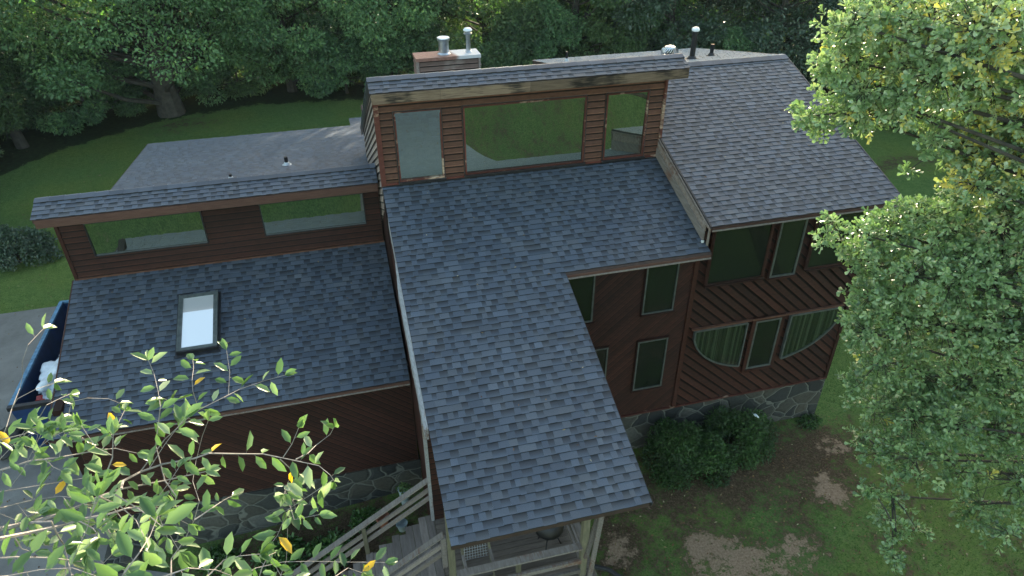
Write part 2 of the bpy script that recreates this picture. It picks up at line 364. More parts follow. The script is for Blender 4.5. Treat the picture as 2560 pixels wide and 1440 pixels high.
dirt = .16+.25*(1-sst(-4, -1.5, Y))*(1-sst(12.5, 15, X))*sst(2, 4, X)+blob(7.4, -4.2, 3.8, 1.2, .30)+blob(7.5, -2.9, 4.3, 1.0, .3)+blob(10.2, -3.6, 1.0, .9, .2)+blob(4.2, -5.3, .8, .8, .2)
dirt = dirt+blob(-13.5, 17.5, 1.6, .5, .3)+blob(-9.5, 28, 2.2, 1.2, .4)+blob(20.5, 11.5, 3.5, .8, .4)+blob(-3, -3.3, 4, 1.5, .75)+blob(26, 12.5, 4, 1.0, .4)
tan_ = 1.8*(blob(6.1, -6.0, .45, .75, .8)+blob(6.9, -6.6, .4, .8, .7)+blob(8.0, -6.5, .5, .45, .7)+blob(9.9, -5.0, .35, .6, .75)+blob(4.1, -5.3, .5, .4, .45)+blob(6.3, -7.6, 1.2, .5, .6)+blob(9.0, -8.2, 1.1, .4, .6)+blob(10.9, -3.6, .5, .35, .4))
ey = edge_y(X)
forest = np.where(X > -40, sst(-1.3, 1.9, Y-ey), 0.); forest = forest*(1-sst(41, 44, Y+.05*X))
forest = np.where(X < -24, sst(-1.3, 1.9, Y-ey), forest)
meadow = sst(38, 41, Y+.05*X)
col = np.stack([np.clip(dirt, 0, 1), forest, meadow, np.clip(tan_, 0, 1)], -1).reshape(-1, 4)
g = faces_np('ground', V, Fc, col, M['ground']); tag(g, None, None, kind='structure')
# driveway sheet, a slab a few centimetres proud of the lawn
dp = [(-60, 2.0), (-24, 7.2), (-17, 9.3), (-13.3, 9.75), (-11, 9.75), (-9.3, 9.3), (-8, 8.0), (-7.55, 6), (-7.5, -2.2), (-5.9, -2.9), (-5.3, -4.2), (-5.6, -6.2), (-7.0, -7.4), (-12, -8.2), (-60, -10)]
mb = MB()
bm = bmesh.new(); vs = [bm.verts.new((x, y, 0)) for x, y in dp]; bm.faces.new(vs)
for ax, lo, hi in ((0, -60, -5), (1, -10, 10)):
    t = lo
    while t < hi:
        t += 1.0; n_ = (1, 0, 0) if ax == 0 else (0, 1, 0); co_ = (t, 0, 0) if ax == 0 else (0, t, 0)
        bmesh.ops.bisect_plane(bm, geom=bm.verts[:]+bm.edges[:]+bm.faces[:], plane_co=co_, plane_no=n_)
for v in bm.verts: v.co.z = float(hgt(v.co.x, v.co.y))+.05
r = bmesh.ops.extrude_face_region(bm, geom=bm.faces[:])
for v in r['geom']:
    if isinstance(v, bmesh.types.BMVert): v.co.z -= .12
bmesh.ops.recalc_face_normals(bm, faces=bm.faces[:])
me = bpy.data.meshes.new('driveway'); bm.to_mesh(me); bm.free(); me.materials.append(M['drive'])
o = bpy.data.objects.new('driveway', me); C.objects.link(o); tag(o, None, None, kind='structure')
# ================================================================== house
house = empty('wooden_house', (3, 0, -7.4), 'dark red cedar house with grey shingle roofs and two clerestories', 'house')
PT = .337
def shingles(name, zf, rows, x_of, e_hor, parent=house, edge_in=False):
    """courses from the eave up. zf(y)->z of deck; rows: list of y (eave first) ; x_of(y)->(x0,x1)"""
    mb = MB(); up = 1 if rows[-1] > rows[0] else -1
    sl = math.hypot(1, (zf(rows[1])-zf(rows[0]))/(rows[1]-rows[0]))
    T = .009
    for k in range(len(rows)-1):
        ya, yb = rows[k], rows[k+1]; x0, x1 = x_of((ya+yb)/2)
        x = x0; tooth = rnd.random() < .5
        while x < x1-1e-4:
            wd = rnd.choice((.10, .13, .16, .20, .27)) if tooth else rnd.choice((.09, .12, .14, .17, .22))
            wd *= rnd.uniform(.85, 1.15); xe = min(x+wd, x1)
            if x1-xe < .04: xe = x1
            tn = min(1, max(0, rnd.gauss(.56 if tooth else .46, .078))); hu = rnd.random()**2
            t = T if not tooth else T+.006
            jl = rnd.uniform(-.004, .004)
            al = 1. if tooth else 0.
            za, zb = zf(ya), zf(yb)
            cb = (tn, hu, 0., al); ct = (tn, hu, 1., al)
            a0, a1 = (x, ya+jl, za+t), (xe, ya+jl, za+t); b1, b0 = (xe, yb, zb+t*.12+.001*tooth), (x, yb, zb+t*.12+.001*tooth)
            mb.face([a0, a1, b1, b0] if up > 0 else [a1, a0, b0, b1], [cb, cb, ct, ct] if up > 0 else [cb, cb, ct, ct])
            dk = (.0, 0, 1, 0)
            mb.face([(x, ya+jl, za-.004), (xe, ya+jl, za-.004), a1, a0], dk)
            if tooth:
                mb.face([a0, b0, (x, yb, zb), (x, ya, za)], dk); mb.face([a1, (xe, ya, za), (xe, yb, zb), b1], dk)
            x = xe; tooth = not tooth if rnd.random() < .93 else tooth
    return mb.build(name, M['shingle'], parent)
def courses(y0, y1, e):
    n = max(2, round(abs(y1-y0)/e)); return [y0+(y1-y0)*i/n for i in range(n+1)]
EX = .143/math.hypot(1, PT)
def deckslab(name, corners, th, mat, parent=house):    # corners (x,y,z) top of slab CCW from above
    mb = MB(); mb.hexa([(x, y, z-th) for x, y, z in corners]+list(corners)); return mb.build(name, mat, parent)
# --- centre roof (L-shaped: wide part above, long porch roof below)
zc = lambda y: PT*y
yE, yE2, XW, XR = -7.70, -3.03, 3.34, 6.64
rows = courses(yE, 0.0, EX)
r_c = shingles('roof', zc, rows, lambda y: (0, XW) if y < yE2 else (0, XR), EX); r_c['label'] = 'long porch roof of shingles widening into an L shape'
deckslab('roof_deck', [(.02, yE2, zc(yE2)-.01), (XR, yE2, zc(yE2)-.01), (XR, .1, .02), (.02, .1, .02)], .09, M['soffit'], r_c)
deckslab('roof_deck', [(.02, yE+.03, zc(yE)-.01), (XW-.02, yE+.03, zc(yE)-.01), (XW-.02, yE2, zc(yE2)-.01), (.02, yE2, zc(yE2)-.01)], .12, M['soffit'], r_c)
# --- left roof
ZL, YL, YEl = -2.165, 1.42, -2.56
zl = lambda y: ZL+PT*(y-YL)
r_l = shingles('roof', zl, courses(YEl, YL, EX), lambda y: (-7.25, -.02), EX); r_l['label'] = 'left roof slope of shingles with the skylight'
deckslab('roof_deck', [(-7.22, YEl+.02, zl(YEl)-.01), (-.02, YEl+.02, zl(YEl)-.01), (-.02, YL, ZL-.01), (-7.22, YL, ZL-.01)], .1, M['soffit'], r_l)
# --- right roof
H3, YE3, YR3, XR3 = .485, -2.84, 2.66, 11.5
zr = lambda y: H3+PT*y
r_r = shingles('roof', zr, courses(YE3, YR3, EX), lambda y: (6.66, XR3), EX); r_r['label'] = 'right wing roof slope of shingles'
deckslab('roof_deck', [(6.68, YE3+.02, zr(YE3)-.01), (XR3-.02, YE3+.02, zr(YE3)-.01), (XR3-.02, YR3, zr(YR3)-.01), (6.68, YR3, zr(YR3)-.01)], .1, M['soffit'], r_r)
# right back slope
PBR = .21; zrb = lambda y: zr(YR3)-PBR*(y-YR3)
YBR = 7.78
r_rb = shingles('roof', zrb, courses(YBR, YR3, .14), lambda y: (5.7, XR3), .14); r_rb['label'] = 'rear roof slope of the right wing'
deckslab('roof_deck', [(5.72, YR3, zrb(YR3)-.01), (XR3-.02, YR3, zrb(YR3)-.01), (XR3-.02, YBR-.02, zrb(YBR)-.01), (5.72, YBR-.02, zrb(YBR)-.01)], .16, M['soffit'], r_rb)
# ridge cap of the right wing
def ridgecap(x0, x1, y, z, sf, sb, parent, w=.16):
    mb = MB(); x = x0
    while x < x1:
        xe = min(x+.3, x1); t = rnd.uniform(.3, .6); c = (t, rnd.random()*.3, .3, 1); h = .03
        P = lambda xx, e: ((xx, y-w, z-w*sf+.022+e), (xx, y-.02, z+.012+e), (xx, y+.02, z+.012+e), (xx, y+w, z-w*sb+.022+e))
        a, b = P(x, .0), P(xe, .008)
        for i in range(3): mb.face([a[i], b[i], b[i+1], a[i+1]], c)
        mb.face([b[0], (b[0][0], b[0][1], b[0][2]-.03), (a[0][0], a[0][1], a[0][2]-.03), a[0]], (0, 0, 1, 0))
        mb.face([a[0], (a[0][0], a[0][1], a[0][2]-.03), (a[1][0], a[1][1], a[1][2]-.03), a[1]], c)
        x = xe
    return mb.build('ridge_cap', M['shingle'], parent)
ridgecap(6.5, XR3+.01, YR3, zr(YR3)+.005, PT, PBR, r_r, .2)
# --- upper clerestory (monitor) roof: short front slope + steep back slope
def monitor(x0, x1, yf, zf_, yr, zr_, pb, yb, lab):
    s = (zr_-zf_)/(yr-yf); z = lambda y: zf_+s*(y-yf)
    r = shingles('roof', z, courses(yf, yr, EX), lambda y: (x0, x1), EX); r['label'] = lab
    zb = lambda y: zr_-pb*(y-yr)
    rb = shingles('roof_back_slope', zb, courses(yb, yr, .15), lambda y: (x0, x1), EX, r)
    mb = MB(); e = .02
    mb.hexa([(x0+e, yf+.02, zf_-.1), (x1-e, yf+.02, zf_-.1), (x1-e, yr, zr_-.12), (x0+e, yr, zr_-.12), (x0+e, yf+.02, zf_-.012), (x1-e, yf+.02, zf_-.012), (x1-e, yr, zr_-.012), (x0+e, yr, zr_-.012)])
    mb.hexa([(x0+e, yr+.001, zr_-.12), (x1-e, yr+.001, zr_-.12), (x1-e, yb, zb(yb)-.12), (x0+e, yb, zb(yb)-.12), (x0+e, yr+.001, zr_-.012), (x1-e, yr+.001, zr_-.012), (x1-e, yb, zb(yb)-.012), (x0+e, yb, zb(yb)-.012)])
    mb.build('roof_deck', M['soffit'], r)
    ridgecap(x0-.005, x1+.005, yr, zr_, s, pb, r, .15)
    return r
m_u = monitor(-.07, 6.93, -.49, 2.23, 0.0, 2.405, .5, 7.6, 'narrow shingle cap over the upper clerestory')
m_l = monitor(-7.36, -.04, .81, -.27, 1.43, -.055, .5, 4.9, 'narrow shingle cap over the left clerestory')
# fascias
def fascia(x0, x1, y, z1, h, mat, parent, splits=3, th=.04, nm='fascia'):
    mb = MB(); xs = [x0]+sorted(x0+(x1-x0)*(i+rnd.uniform(-.2, .2))/splits for i in range(1, splits))+[x1]
    for a, b in zip(xs, xs[1:]): mb.box((a+.002, y-th, z1-h), (b-.002, y, z1-rnd.uniform(0, .004)))
    return mb.build(nm, mat, parent)
fascia(-.05, 6.90, -.47, 2.215, .20, M['fascia'], m_u, 4)
fascia(-7.30, -.05, .83, -.285, .19, M['fascia_brown'], m_l, 2)
fascia(-7.2, -.03, YEl+.02, zl(YEl)-.02, .085, M['fascia_brown'], r_l, 2)
fascia(XW+.02, 6.62, yE2+.02, zc(yE2)-.02, .085, M['fascia_brown'], r_c, 1)
fascia(6.66, XR3-.02, YE3+.02, zr(YE3)-.02, .085, M['fascia_brown'], r_r, 2)
fascia(.0, XW-.02, yE+.075, zc(yE)-.02, .11, M['soffit'], r_c, 1)
# pale drip edges
for x0, x1, y, z, pr in ((-7.2, -.03, YEl-.03, zl(YEl)-.05, r_l), (XW+.02, 6.62, yE2-.03, zc(yE2)-.05, r_c), (6.66, XR3, YE3-.03, zr(YE3)-.05, r_r)):
    MB().box((x0, y-.012, z-.055), (x1, y+.008, z-.025), (.8, .5, .5, 1)).build('drip_edge', M['grey_wood'], pr)
# --- siding
def clip(poly, nx_, ny_, d):   # keep nx*x+ny*y <= d
    out = []
    for i in range(len(poly)):
        p, q = poly[i], poly[(i+1) % len(poly)]; a = nx_*p[0]+ny_*p[1]-d; b = nx_*q[0]+ny_*q[1]-d
        if a <= 0: out.append(p)
        if (a < 0 < b) or (b < 0 < a): t = a/(a-b); out.append((p[0]+(q[0]-p[0])*t, p[1]+(q[1]-p[1])*t))
    return out
def siding(mb, poly, o, u, n, ang, sp, th, base=.0):
    """lap boards on polygon (s,z) in the vertical plane o + s*u, outward normal n; ang = board direction above horizontal"""
    u = Vector(u); n = Vector(n); o = Vector(o); a = R_(ang); c, s = math.cos(a), math.sin(a)
    px, py = -s, c
    if py < 0: px, py = -px, -py
    ds = [px*p[0]+py*p[1] for p in poly]; d = math.floor(min(ds)/sp)*sp
    W = lambda p, h: o+u*p[0]+Vector((0, 0, p[1]))+n*h
    while d < max(ds):
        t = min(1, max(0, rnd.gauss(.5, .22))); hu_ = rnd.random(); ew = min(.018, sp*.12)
        for lo, hi, vv_ in ((0, ew, 0.), (ew, sp*.70, .5), (sp*.70, sp, 1.)):  # top strip carries the painted lap shadow and groove grime
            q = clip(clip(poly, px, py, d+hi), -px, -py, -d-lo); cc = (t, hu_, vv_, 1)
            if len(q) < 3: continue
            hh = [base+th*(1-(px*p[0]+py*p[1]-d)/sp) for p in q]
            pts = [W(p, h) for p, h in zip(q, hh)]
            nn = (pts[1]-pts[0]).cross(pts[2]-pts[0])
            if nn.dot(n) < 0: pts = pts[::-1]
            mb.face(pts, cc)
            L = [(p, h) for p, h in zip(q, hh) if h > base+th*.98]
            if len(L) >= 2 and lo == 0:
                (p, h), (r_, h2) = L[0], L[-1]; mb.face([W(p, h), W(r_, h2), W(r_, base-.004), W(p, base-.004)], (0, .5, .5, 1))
        d += sp
def rect(x0, x1, z0, z1): return [(x0, z0), (x1, z0), (x1, z1), (x0, z1)]
def wallbody(name, a, b, mat=None, label=None):
    mb = MB(); mb.box(a, b); o = mb.build(name, mat or M['soffit'], house)
    if label: o['label'] = label
    return o
# window part: pane mesh, children frame/sill
def window(x0, x1, z0, z1, y, glass, fr, parent, fw=.045, proud=.05, sill=True, trimmat=None, tw=.0, label=None, bow=0):
    """outer opening x0..x1,z0..z1 on a wall facing -y at plane y"""
    if bow:
        gm = MB(); n_ = 24; F_ = lambda x, z: (x, y-.006-bow/2*max(0, z-z0-(.28 if z1-z0 > 1 else 0))**2, z)
        for i in range(n_):
            za = z0+fw*.5+(z1-z0-fw)*i/n_; zb = z0+fw*.5+(z1-z0-fw)*(i+1)/n_
            gm.face([F_(x0+fw*.5, za), F_(x1-fw*.5, za), F_(x1-fw*.5, zb), F_(x0+fw*.5, zb)])
        g_ = gm.build('window', glass, parent, True); g_.data.validate(); bmx = bmesh.new(); bmx.from_mesh(g_.data); bmesh.ops.remove_doubles(bmx, verts=bmx.verts, dist=.0005); bmx.to_mesh(g_.data); bmx.free()
    else: g_ = MB().box((x0+fw*.6, y-proud*.45, z0+fw*.6), (x1-fw*.6, y-.004, z1-fw*.6)).build('window', glass, parent)
    if label: g_['label'] = label
    f = MB()
    f.box((x0, y-proud, z0+fw), (x0+fw, y-.003, z1-fw)); f.box((x1-fw, y-proud, z0+fw), (x1, y-.003, z1-fw))
    f.box((x0, y-proud-.002, z1-fw), (x1, y-.002, z1)); f.box((x0, y-proud-.002, z0), (x1, y-.002, z0+fw))
    f.build('frame', fr, g_)
    if trimmat:
        t = MB(); p2 = proud-.012
        t.box((x0-tw, y-p2, z0-tw), (x0-.001, y-.002, z1+tw)); t.box((x1+.001, y-p2, z0-tw), (x1+tw, y-.002, z1+tw))
        t.box((x0, y-p2-.003, z1+.001), (x1, y-.002, z1+tw)); t.box((x0, y-p2-.003, z0-tw), (x1, y-.002, z0-.001))
        t.build('casing', trimmat, g_)
    if sill:
        MB().box((x0-.03, y-proud-.05, z0-.035), (x1+.03, y-.003, z0-.0015)).build('sill', fr if not trimmat else trimmat, g_)
    return g_
# --- upper clerestory front wall (y=0, facing -y)
wu = wallbody('wall', (0.0, .02, -.02), (XR+.0, .18, 2.2), label='upper clerestory front wall of horizontal red cedar siding')
mb = MB()
for a, b in ((.10, .40), (1.42, 1.89), (4.73, 5.20), (6.23, 6.60)): siding(mb, rect(a, b, .0, 2.05), (0, .018, 0), (1, 0, 0), (0, -1, 0), 0, .152, .036)
siding(mb, rect(.1, 6.6, 1.66, 2.05), (0, .0195, 0), (1, 0, 0), (0, -1, 0), 0, .152, .036)
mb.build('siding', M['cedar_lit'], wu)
MB().box((-.012, -.045, -.02), (.098, .03, 2.1)).build('corner_board', M['trim'], wu); MB().box((6.602, -.045, .03), (6.665, .03, 2.1)).build('corner_board', M['trim'], wu)
MB().box((.098, -.032, .0), (6.60, .016, .055)).build('base_trim', M['trim'], wu)
MB().box((.0, -.06, -.02), (6.64, -.02, .012), (.1, .5, .5, 1)).build('flashing', M['black'], wu)
for a, b, l in ((.40, 1.41, 'leftmost upper clerestory window'), (1.89, 4.72, 'wide middle upper clerestory window'), (5.20, 6.23, 'right upper clerestory window')):
    window(a, b, .07, 1.66, .015, M['glass'], M['trim'], wu, .035, .06, True, M['bronze'], .02, l, .072 if b < 2 else .04)
# left flank of the upper block: pale bleached siding, gable shaped, facing -x
fl = wallbody('wall', (0.02, .19, -.6), (.16, 7.2, -.5), label='bleached pale side wall of the upper clerestory')
mb = MB(); poly = [(.0, -2.6), (8.6, -4.3), (7.2, -1.3), (.02, 2.29), (-.0, 2.2)]
siding(mb, [(0.03, -.6), (0.03, 2.28), (7.0, -1.23), (7.0, -2.6), (3.0, -2.6)], (0.018, 0, 0), (0, 1, 0), (-1, 0, 0), -25, .17, .03)
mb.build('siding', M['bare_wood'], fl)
bk = MB(); bk.face([(.0185, .02, 2.28), (.0185, .02, -3), (.0185, 7.3, -3), (.0185, 7.3, -1.3)]); bk.face([(6.62, .02, 2.28), (6.62, .02, -3), (6.62, 7.3, -3), (6.62, 7.3, -1.3)]); bk.face([(.02, 7.3, -7), (6.62, 7.3, -7), (6.62, 7.3, -1.3), (.02, 7.3, -1.3)]); bk.build('backing', M['cedar'], fl)
MB().beam((-.035, .0, 2.27), (-.035, 7.55, -1.48), .04, .2).build('rake_board', M['bronze'], m_u)
MB().beam((6.88, .0, 2.27), (6.88, 7.55, -1.48), .04, .2).build('rake_board', M['bronze'], m_u)
# --- left clerestory front wall (y=1.42)
wlft = wallbody('wall', (-7.2, YL+.02, -3.0), (-.03, YL+.2, -.3), label='left clerestory front wall of horizontal dark red siding')
mb = MB()
siding(mb, rect(-7.14, -.05, -2.17, -1.62), (0, YL+.018, 0), (1, 0, 0), (0, -1, 0), 0, .15, .036)
for a, b in ((-7.14, -6.62), (-4.13, -2.84), (-.40, -.04)): siding(mb, rect(a, b, -1.62, -.35), (0, YL+.018, 0), (1, 0, 0), (0, -1, 0), 0, .15, .036)
siding(mb, rect(-7.14, -.04, -.74, -.35), (0, YL+.0195, 0), (1, 0, 0), (0, -1, 0), 0, .15, .034)
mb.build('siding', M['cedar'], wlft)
MB().box((-7.215, YL-.03, -2.2), (-7.142, YL+.05, -.4)).build('corner_board', M['cedar'], wlft)
MB().box((-7.2, YL-.035, -2.19), (-.03, YL+.01, -2.13)).build('base_trim', M['cedar_lit'], wlft)
for a, b, l in ((-6.62, -4.13, 'left window of the left clerestory'), (-2.84, -.40, 'right window of the left clerestory')):
    window(a, b, -1.61, -.74, YL+.012, M['glass'], M['bronze'], wlft, .025, .05, False, None, 0, l, .075)
wallbody('wall', (-7.18, 1.64, -7.95), (-7.0, 11.0, -2.8), M['cedar'], 'left end wall')
MB().face([(-7.195, 1.42, -2.4), (-7.195, 11.0, -2.75), (-7.195, 4.8, -1.9), (-7.195, 1.5, -.2)]).build('gable_infill', M['cedar'], wlft)
# --- left back roof (shallow)
PBL = .12; zlb = lambda y: -2.58+PBL*(11.28-y)
r_lb = shingles('roof', zlb, courses(11.28, 4.6, .14), lambda y: (-7.27, 0.0), .14); r_lb['label'] = 'shallow rear roof slope on the left, pale with sky glare'
deckslab('roof_deck', [(-7.25, 4.6, zlb(4.6)-.01), (.0, 4.6, zlb(4.6)-.01), (.0, 11.26, zlb(11.26)-.01), (-7.25, 11.26, zlb(11.26)-.01)], .15, M['soffit'], r_lb)
r2 = shingles('roof', zlb, courses(12.5, 11.28, .14), lambda y: (-.28, 7.0), .14); r2['label'] = 'rear roof extension behind the upper clerestory'
deckslab('roof_deck', [(-.26, 11.28, zlb(11.28)-.01), (7.0, 11.28, zlb(11.28)-.01), (7.0, 12.48, zlb(12.48)-.01), (-.26, 12.48, zlb(12.48)-.01)], .15, M['soffit'], r2)
r3 = shingles('roof', zlb, courses(11.28, 7.2, .14), lambda y: (0., 7.0), .14); r3['label'] = 'rear roof between the wings'
deckslab('roof_deck', [(.0, 7.2, zlb(7.2)-.01), (7.0, 7.2, zlb(7.2)-.01), (7.0, 11.26, zlb(11.26)-.01), (.0, 11.26, zlb(11.26)-.01)], .15, M['soffit'], r3)
wallbody('wall', (-7.0, 10.8, -7.95), (0, 11.0, -2.75), M['cedar'], 'rear wall')
wallbody('wall', (0.01, 12.0, -7.95), (7, 12.2, -2.9), M['cedar'], 'rear wall of the extension')
wallbody('wall', (6.7, 7.3, -7.6), (11.2, 7.5, .1), M['cedar'], 'rear wall of the right wing')
# --- right wing side strip (facing -x) between centre roof and right roof
st = MB(); yy = [(-2.72), .02]
def skew(mb, x0, x1, ya, yb, off0, off1, c):
    mb.hexa([(x0, ya, zc(ya)+off0), (x1, ya, zc(ya)+off0), (x1, yb, zc(yb)+off0), (x0, yb, zc(yb)+off0), (x0, ya, zc(ya)+off1), (x1, ya, zc(ya)+off1), (x1, yb, zc(yb)+off1), (x0, yb, zc(yb)+off1)], c)
stp = MB(); skew(stp, 6.60, 6.66, -2.45, 0.0, .0, .42, (.5, .5, .5, 1)); step_wall = stp.build('wall', M['grey_wood'], house); step_wall['label'] = 'stepped side strip of grey boards along the edge of the right wing roof'
st = MB(); skew(st, 6.565, 6.598, -2.70, -.03, .025, .25, (.6, .5, .5, 1)); st.build('siding_board', M['grey_wood'], step_wall)
st = MB(); skew(st, 6.585, 6.62, -2.68, -.02, .255, .40, (.35, .5, .5, 1)); st.build('siding_board', M['bare_wood'], step_wall)
st = MB(); skew(st, 6.60, 6.64, -2.84, 0.0, .405, .455, (.4, .5, .5, 1)); st.build('rake_board', M['bare_wood'], step_wall)
st = MB(); skew(st, 6.625, 6.665, -2.85, .0, .455, .492, (.1, .5, .5, 1)); st.build('shingle_edge', M['black'], step_wall)
MB().beam((6.63, -2.81, zr(-2.81)-.06), (6.64, -2.79, zc(-2.9)-.02), .05, .02, (0, 1, 0)).build('corner_flashing', M['grey_wood'], step_wall)
MB().box((6.54, -2.73, zc(-2.72)+.01), (6.59, -2.69, zc(-2.7)+.05)).build('flashing', M['cap'], step_wall)
# right rake edges
st = MB(); st.beam((XR3+.012, YE3, zr(YE3)-.06), (XR3+.012, YR3, zr(YR3)-.06), .03, .14); st.beam((XR3+.012, YR3, zrb(YR3)-.06), (XR3+.012, YBR, zrb(YBR)-.06), .03, .14); st.build('rake_board', M['bronze'], r_r)
st = MB(); st.beam((XW+.005, yE, zc(yE)-.05), (XW+.005, yE2, zc(yE2)-.05), .025, .08); st.build('rake_board', M['bronze'], r_c)
st = MB(); st.beam((-7.262, YEl-.02, zl(YEl)-.05), (-7.262, YL, zl(YL)-.05), .03, .12); st.build('rake_board', M['fascia_brown'], r_l)
st = MB(); st.beam((-7.285, 4.6, zlb(4.6)-.06), (-7.285, 11.3, zlb(11.3)-.06), .03, .12); st.build('rake_board', M['bronze'], r_lb)
# white weathered rake board of the centre roof
st = MB(); n_ = 24
for i in range(n_):
    a = -.9-(5.75-.9)*i/n_; b = -.9-(5.75-.9)*(i+1)/n_
    wdt = .008+.072*min(1, max(0, (-a-1.8)/.9))+rnd.uniform(-.006, .006); st.hexa([(-wdt+rnd.uniform(-.006, .006), b, zc(b)-.26), (-.004, b, zc(b)-.26), (-.004, a, zc(a)-.26), (-wdt, a, zc(a)-.26), (-wdt*.9, b, zc(b)-.03), (-.004, b, zc(b)-.008), (-.004, a, zc(a)-.008), (-wdt*.9, a, zc(a)-.03)], (.6, .5, .5, 1))
st.build('rake_board', M['white_edge'], r_c)
MB().box((-.10, -5.62, -2.3), (-.05, -5.58, -1.98)).build('loose_splinter', M['bare_wood'], r_c)
# --- front walls
YW = -2.46
ZS = -5.95
wr = wallbody('wall', (6.66, YW+.02, ZS), (11.2, YW+.2, -.45), label='right wing front wall of wide diagonal cedar siding')
mb = MB()
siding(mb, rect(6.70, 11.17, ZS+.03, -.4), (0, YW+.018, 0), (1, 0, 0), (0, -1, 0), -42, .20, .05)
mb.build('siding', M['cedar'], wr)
MB().box((6.60, YW-.05, ZS), (6.71, YW+.03, -.5)).build('corner_board', M['cedar'], wr); MB().box((11.13, YW-.05, ZS), (11.22, YW+.21, -.5)).build('corner_board', M['cedar'], wr)
MB().box((3.3, YW-.055, ZS-.01), (11.2, YW+.01, ZS+.035)).build('base_trim', M['trim'], wr)
wc_ = wallbody('wall', (.1, YW+.02, ZS), (6.63, YW+.2, -.95), label='centre front wall of narrow diagonal cedar siding')
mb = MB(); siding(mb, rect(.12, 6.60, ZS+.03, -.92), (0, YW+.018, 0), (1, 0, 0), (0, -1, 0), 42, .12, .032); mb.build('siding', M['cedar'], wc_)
wallbody('wall', (11.21, YW+.21, -7.4), (11.23, 7.5, -.4), M['cedar'], 'right end wall')
mb = MB(); mb.face([(11.222, YW, -.5), (11.222, 7.5, -.0), (11.222, YR3, zr(YR3)-.02), (11.222, YW, zr(YW)-.02)]); mb.build('gable_infill', M['cedar'], wr)
# windows on the centre part and right wing
for (a, b, z0, z1, l) in ((5.42, 6.19, -5.08, -3.56, 'lower window of the centre wall'), (5.42, 6.20, -2.76, -1.22, 'upper window of the centre wall'), (3.42, 4.20, -2.72, -1.2, 'upper window beside the porch roof'), (3.9, 4.66, -5.08, -3.56, 'lower window half hidden by the porch roof')):
    window(a, b, z0, z1, YW-.035, M['glass_dark'], M['alu'], wc_, .032, .045, True, M['cedar'], .03, l)
for (a, b, z0, l, fr) in ((6.93, 8.40, -2.19, 'large upper left window of the right wing', M['cedar']), (8.60, 9.27, -2.25, 'narrow upper middle window of the right wing', M['alu']), (9.55, 11.0, -2.17, 'large upper right window of the right wing', M['cedar'])):
    window(a, b, z0, -.66, YW-.055, M['glass_dark'], fr, wr, .04, .05, True, M['cedar'], .03, l)
# half-oval picture window: curtain, two curved panes, rectangular middle pane
def halfoval(x0, x1, cx, rx, cz, rz, n=18):
    pts = [(x0, cz), (x1, cz)]
    xs = [x1-(x1-x0)*i/n for i in range(n+1)]
    out = [(x1, cz)]+[(x, cz-rz*math.sqrt(max(0, 1-((x-cx)/rx)**2))) for x in xs]+[(x0, cz)]
    res = []
    for p in out:
        if not res or abs(p[0]-res[-1][0])+abs(p[1]-res[-1][1]) > 1e-4: res.append(p)
    if abs(res[0][0]-res[-1][0])+abs(res[0][1]-res[-1][1]) < 1e-4: res.pop()
    return res
def plate(mb, poly, y0, y1, c=(.5, .5, .5, 1)):   # poly (x,z), front y0
    n = len(poly); f = [(x, y0, z) for x, z in poly]; b = [(x, y1, z) for x, z in poly]
    mb.face(f, c); mb.face(b[::-1], c)
    for i in range(n): mb.face([f[i], b[i], b[(i+1) % n], f[(i+1) % n]], c)
def pane_glass():
    m, n, b = newmat('clear_pane'); tr = N(n, 'BsdfTransparent'); tr.inputs[0].default_value = (.86, .92, .86, 1)
    gl = N(n, 'BsdfGlossy'); gl.inputs['Roughness'].default_value = .01; fr = N(n, 'Fresnel'); fr.inputs[0].default_value = 1.5
    mx = N(n, 'MixShader'); mx.inputs[0].default_value = .06; n.links.new(tr.outputs[0], mx.inputs[1]); n.links.new(gl.outputs[0], mx.inputs[2])
    n.links.new(mx.outputs[0], n.nodes['Material Output'].inputs[0]); return m
M['pane'] = pane_glass()
CX, RX, CZ, RZ = 8.92, 2.07, -3.50, 1.42
for x0, x1, l in ((6.88, 8.28, 'left curved pane of the half-oval window'), (9.50, 10.95, 'right curved pane of the half-oval window')):
    po = halfoval(x0, x1, CX, RX, CZ, RZ)
    mb = MB(); plate(mb, po, YW-.108, YW-.104); g_ = mb.build('window', M['pane'], wr); g_['label'] = l
    # curtain behind the pane: pleated cloth
    cu = MB(); n_ = 90
    for i in range(n_):
        a = x0+(x1-x0)*i/n_; b = x0+(x1-x0)*(i+1)/n_
        za = CZ-RZ*math.sqrt(max(0, 1-((a-CX)/RX)**2)); zb = CZ-RZ*math.sqrt(max(0, 1-((b-CX)/RX)**2))
        ya = YW-.080+.010*math.sin(a*52)+.004*math.sin(a*131); yb = YW-.080+.010*math.sin(b*52)+.004*math.sin(b*131)
        k = min(1, max(0, .45+.35*math.sin(a*31+2.3*math.sin(a*7))+rnd.gauss(0, .16)))
        cu.face([(a, ya, za+.01), (b, yb, zb+.01), (b, yb, CZ-.01), (a, ya, CZ-.01)], (k, .5, .5, 1))
    cu.build('curtain', M['curtain'], g_)
    mb = MB(); pts = po+[po[0]]
    for p, q_ in zip(pts, pts[1:]): mb.beam((p[0], YW-.09, p[1]), (q_[0], YW-.09, q_[1]), .035, .085, (0, 1, 0), (.5, .5, .5, 1))
    mb.build('frame', M['alu'], g_)
window(8.54, 9.24, -5.03, -3.52, YW-.055, M['glass_dark'], M['alu'], wr, .04, .045, True, M['cedar'], .1, 'narrow middle pane of the half-oval window')
MB().box((6.8, YW-.10, CZ+.02), (11.0, YW-.035, CZ+.06)).build('head_trim', M['cedar_lit'], wr)
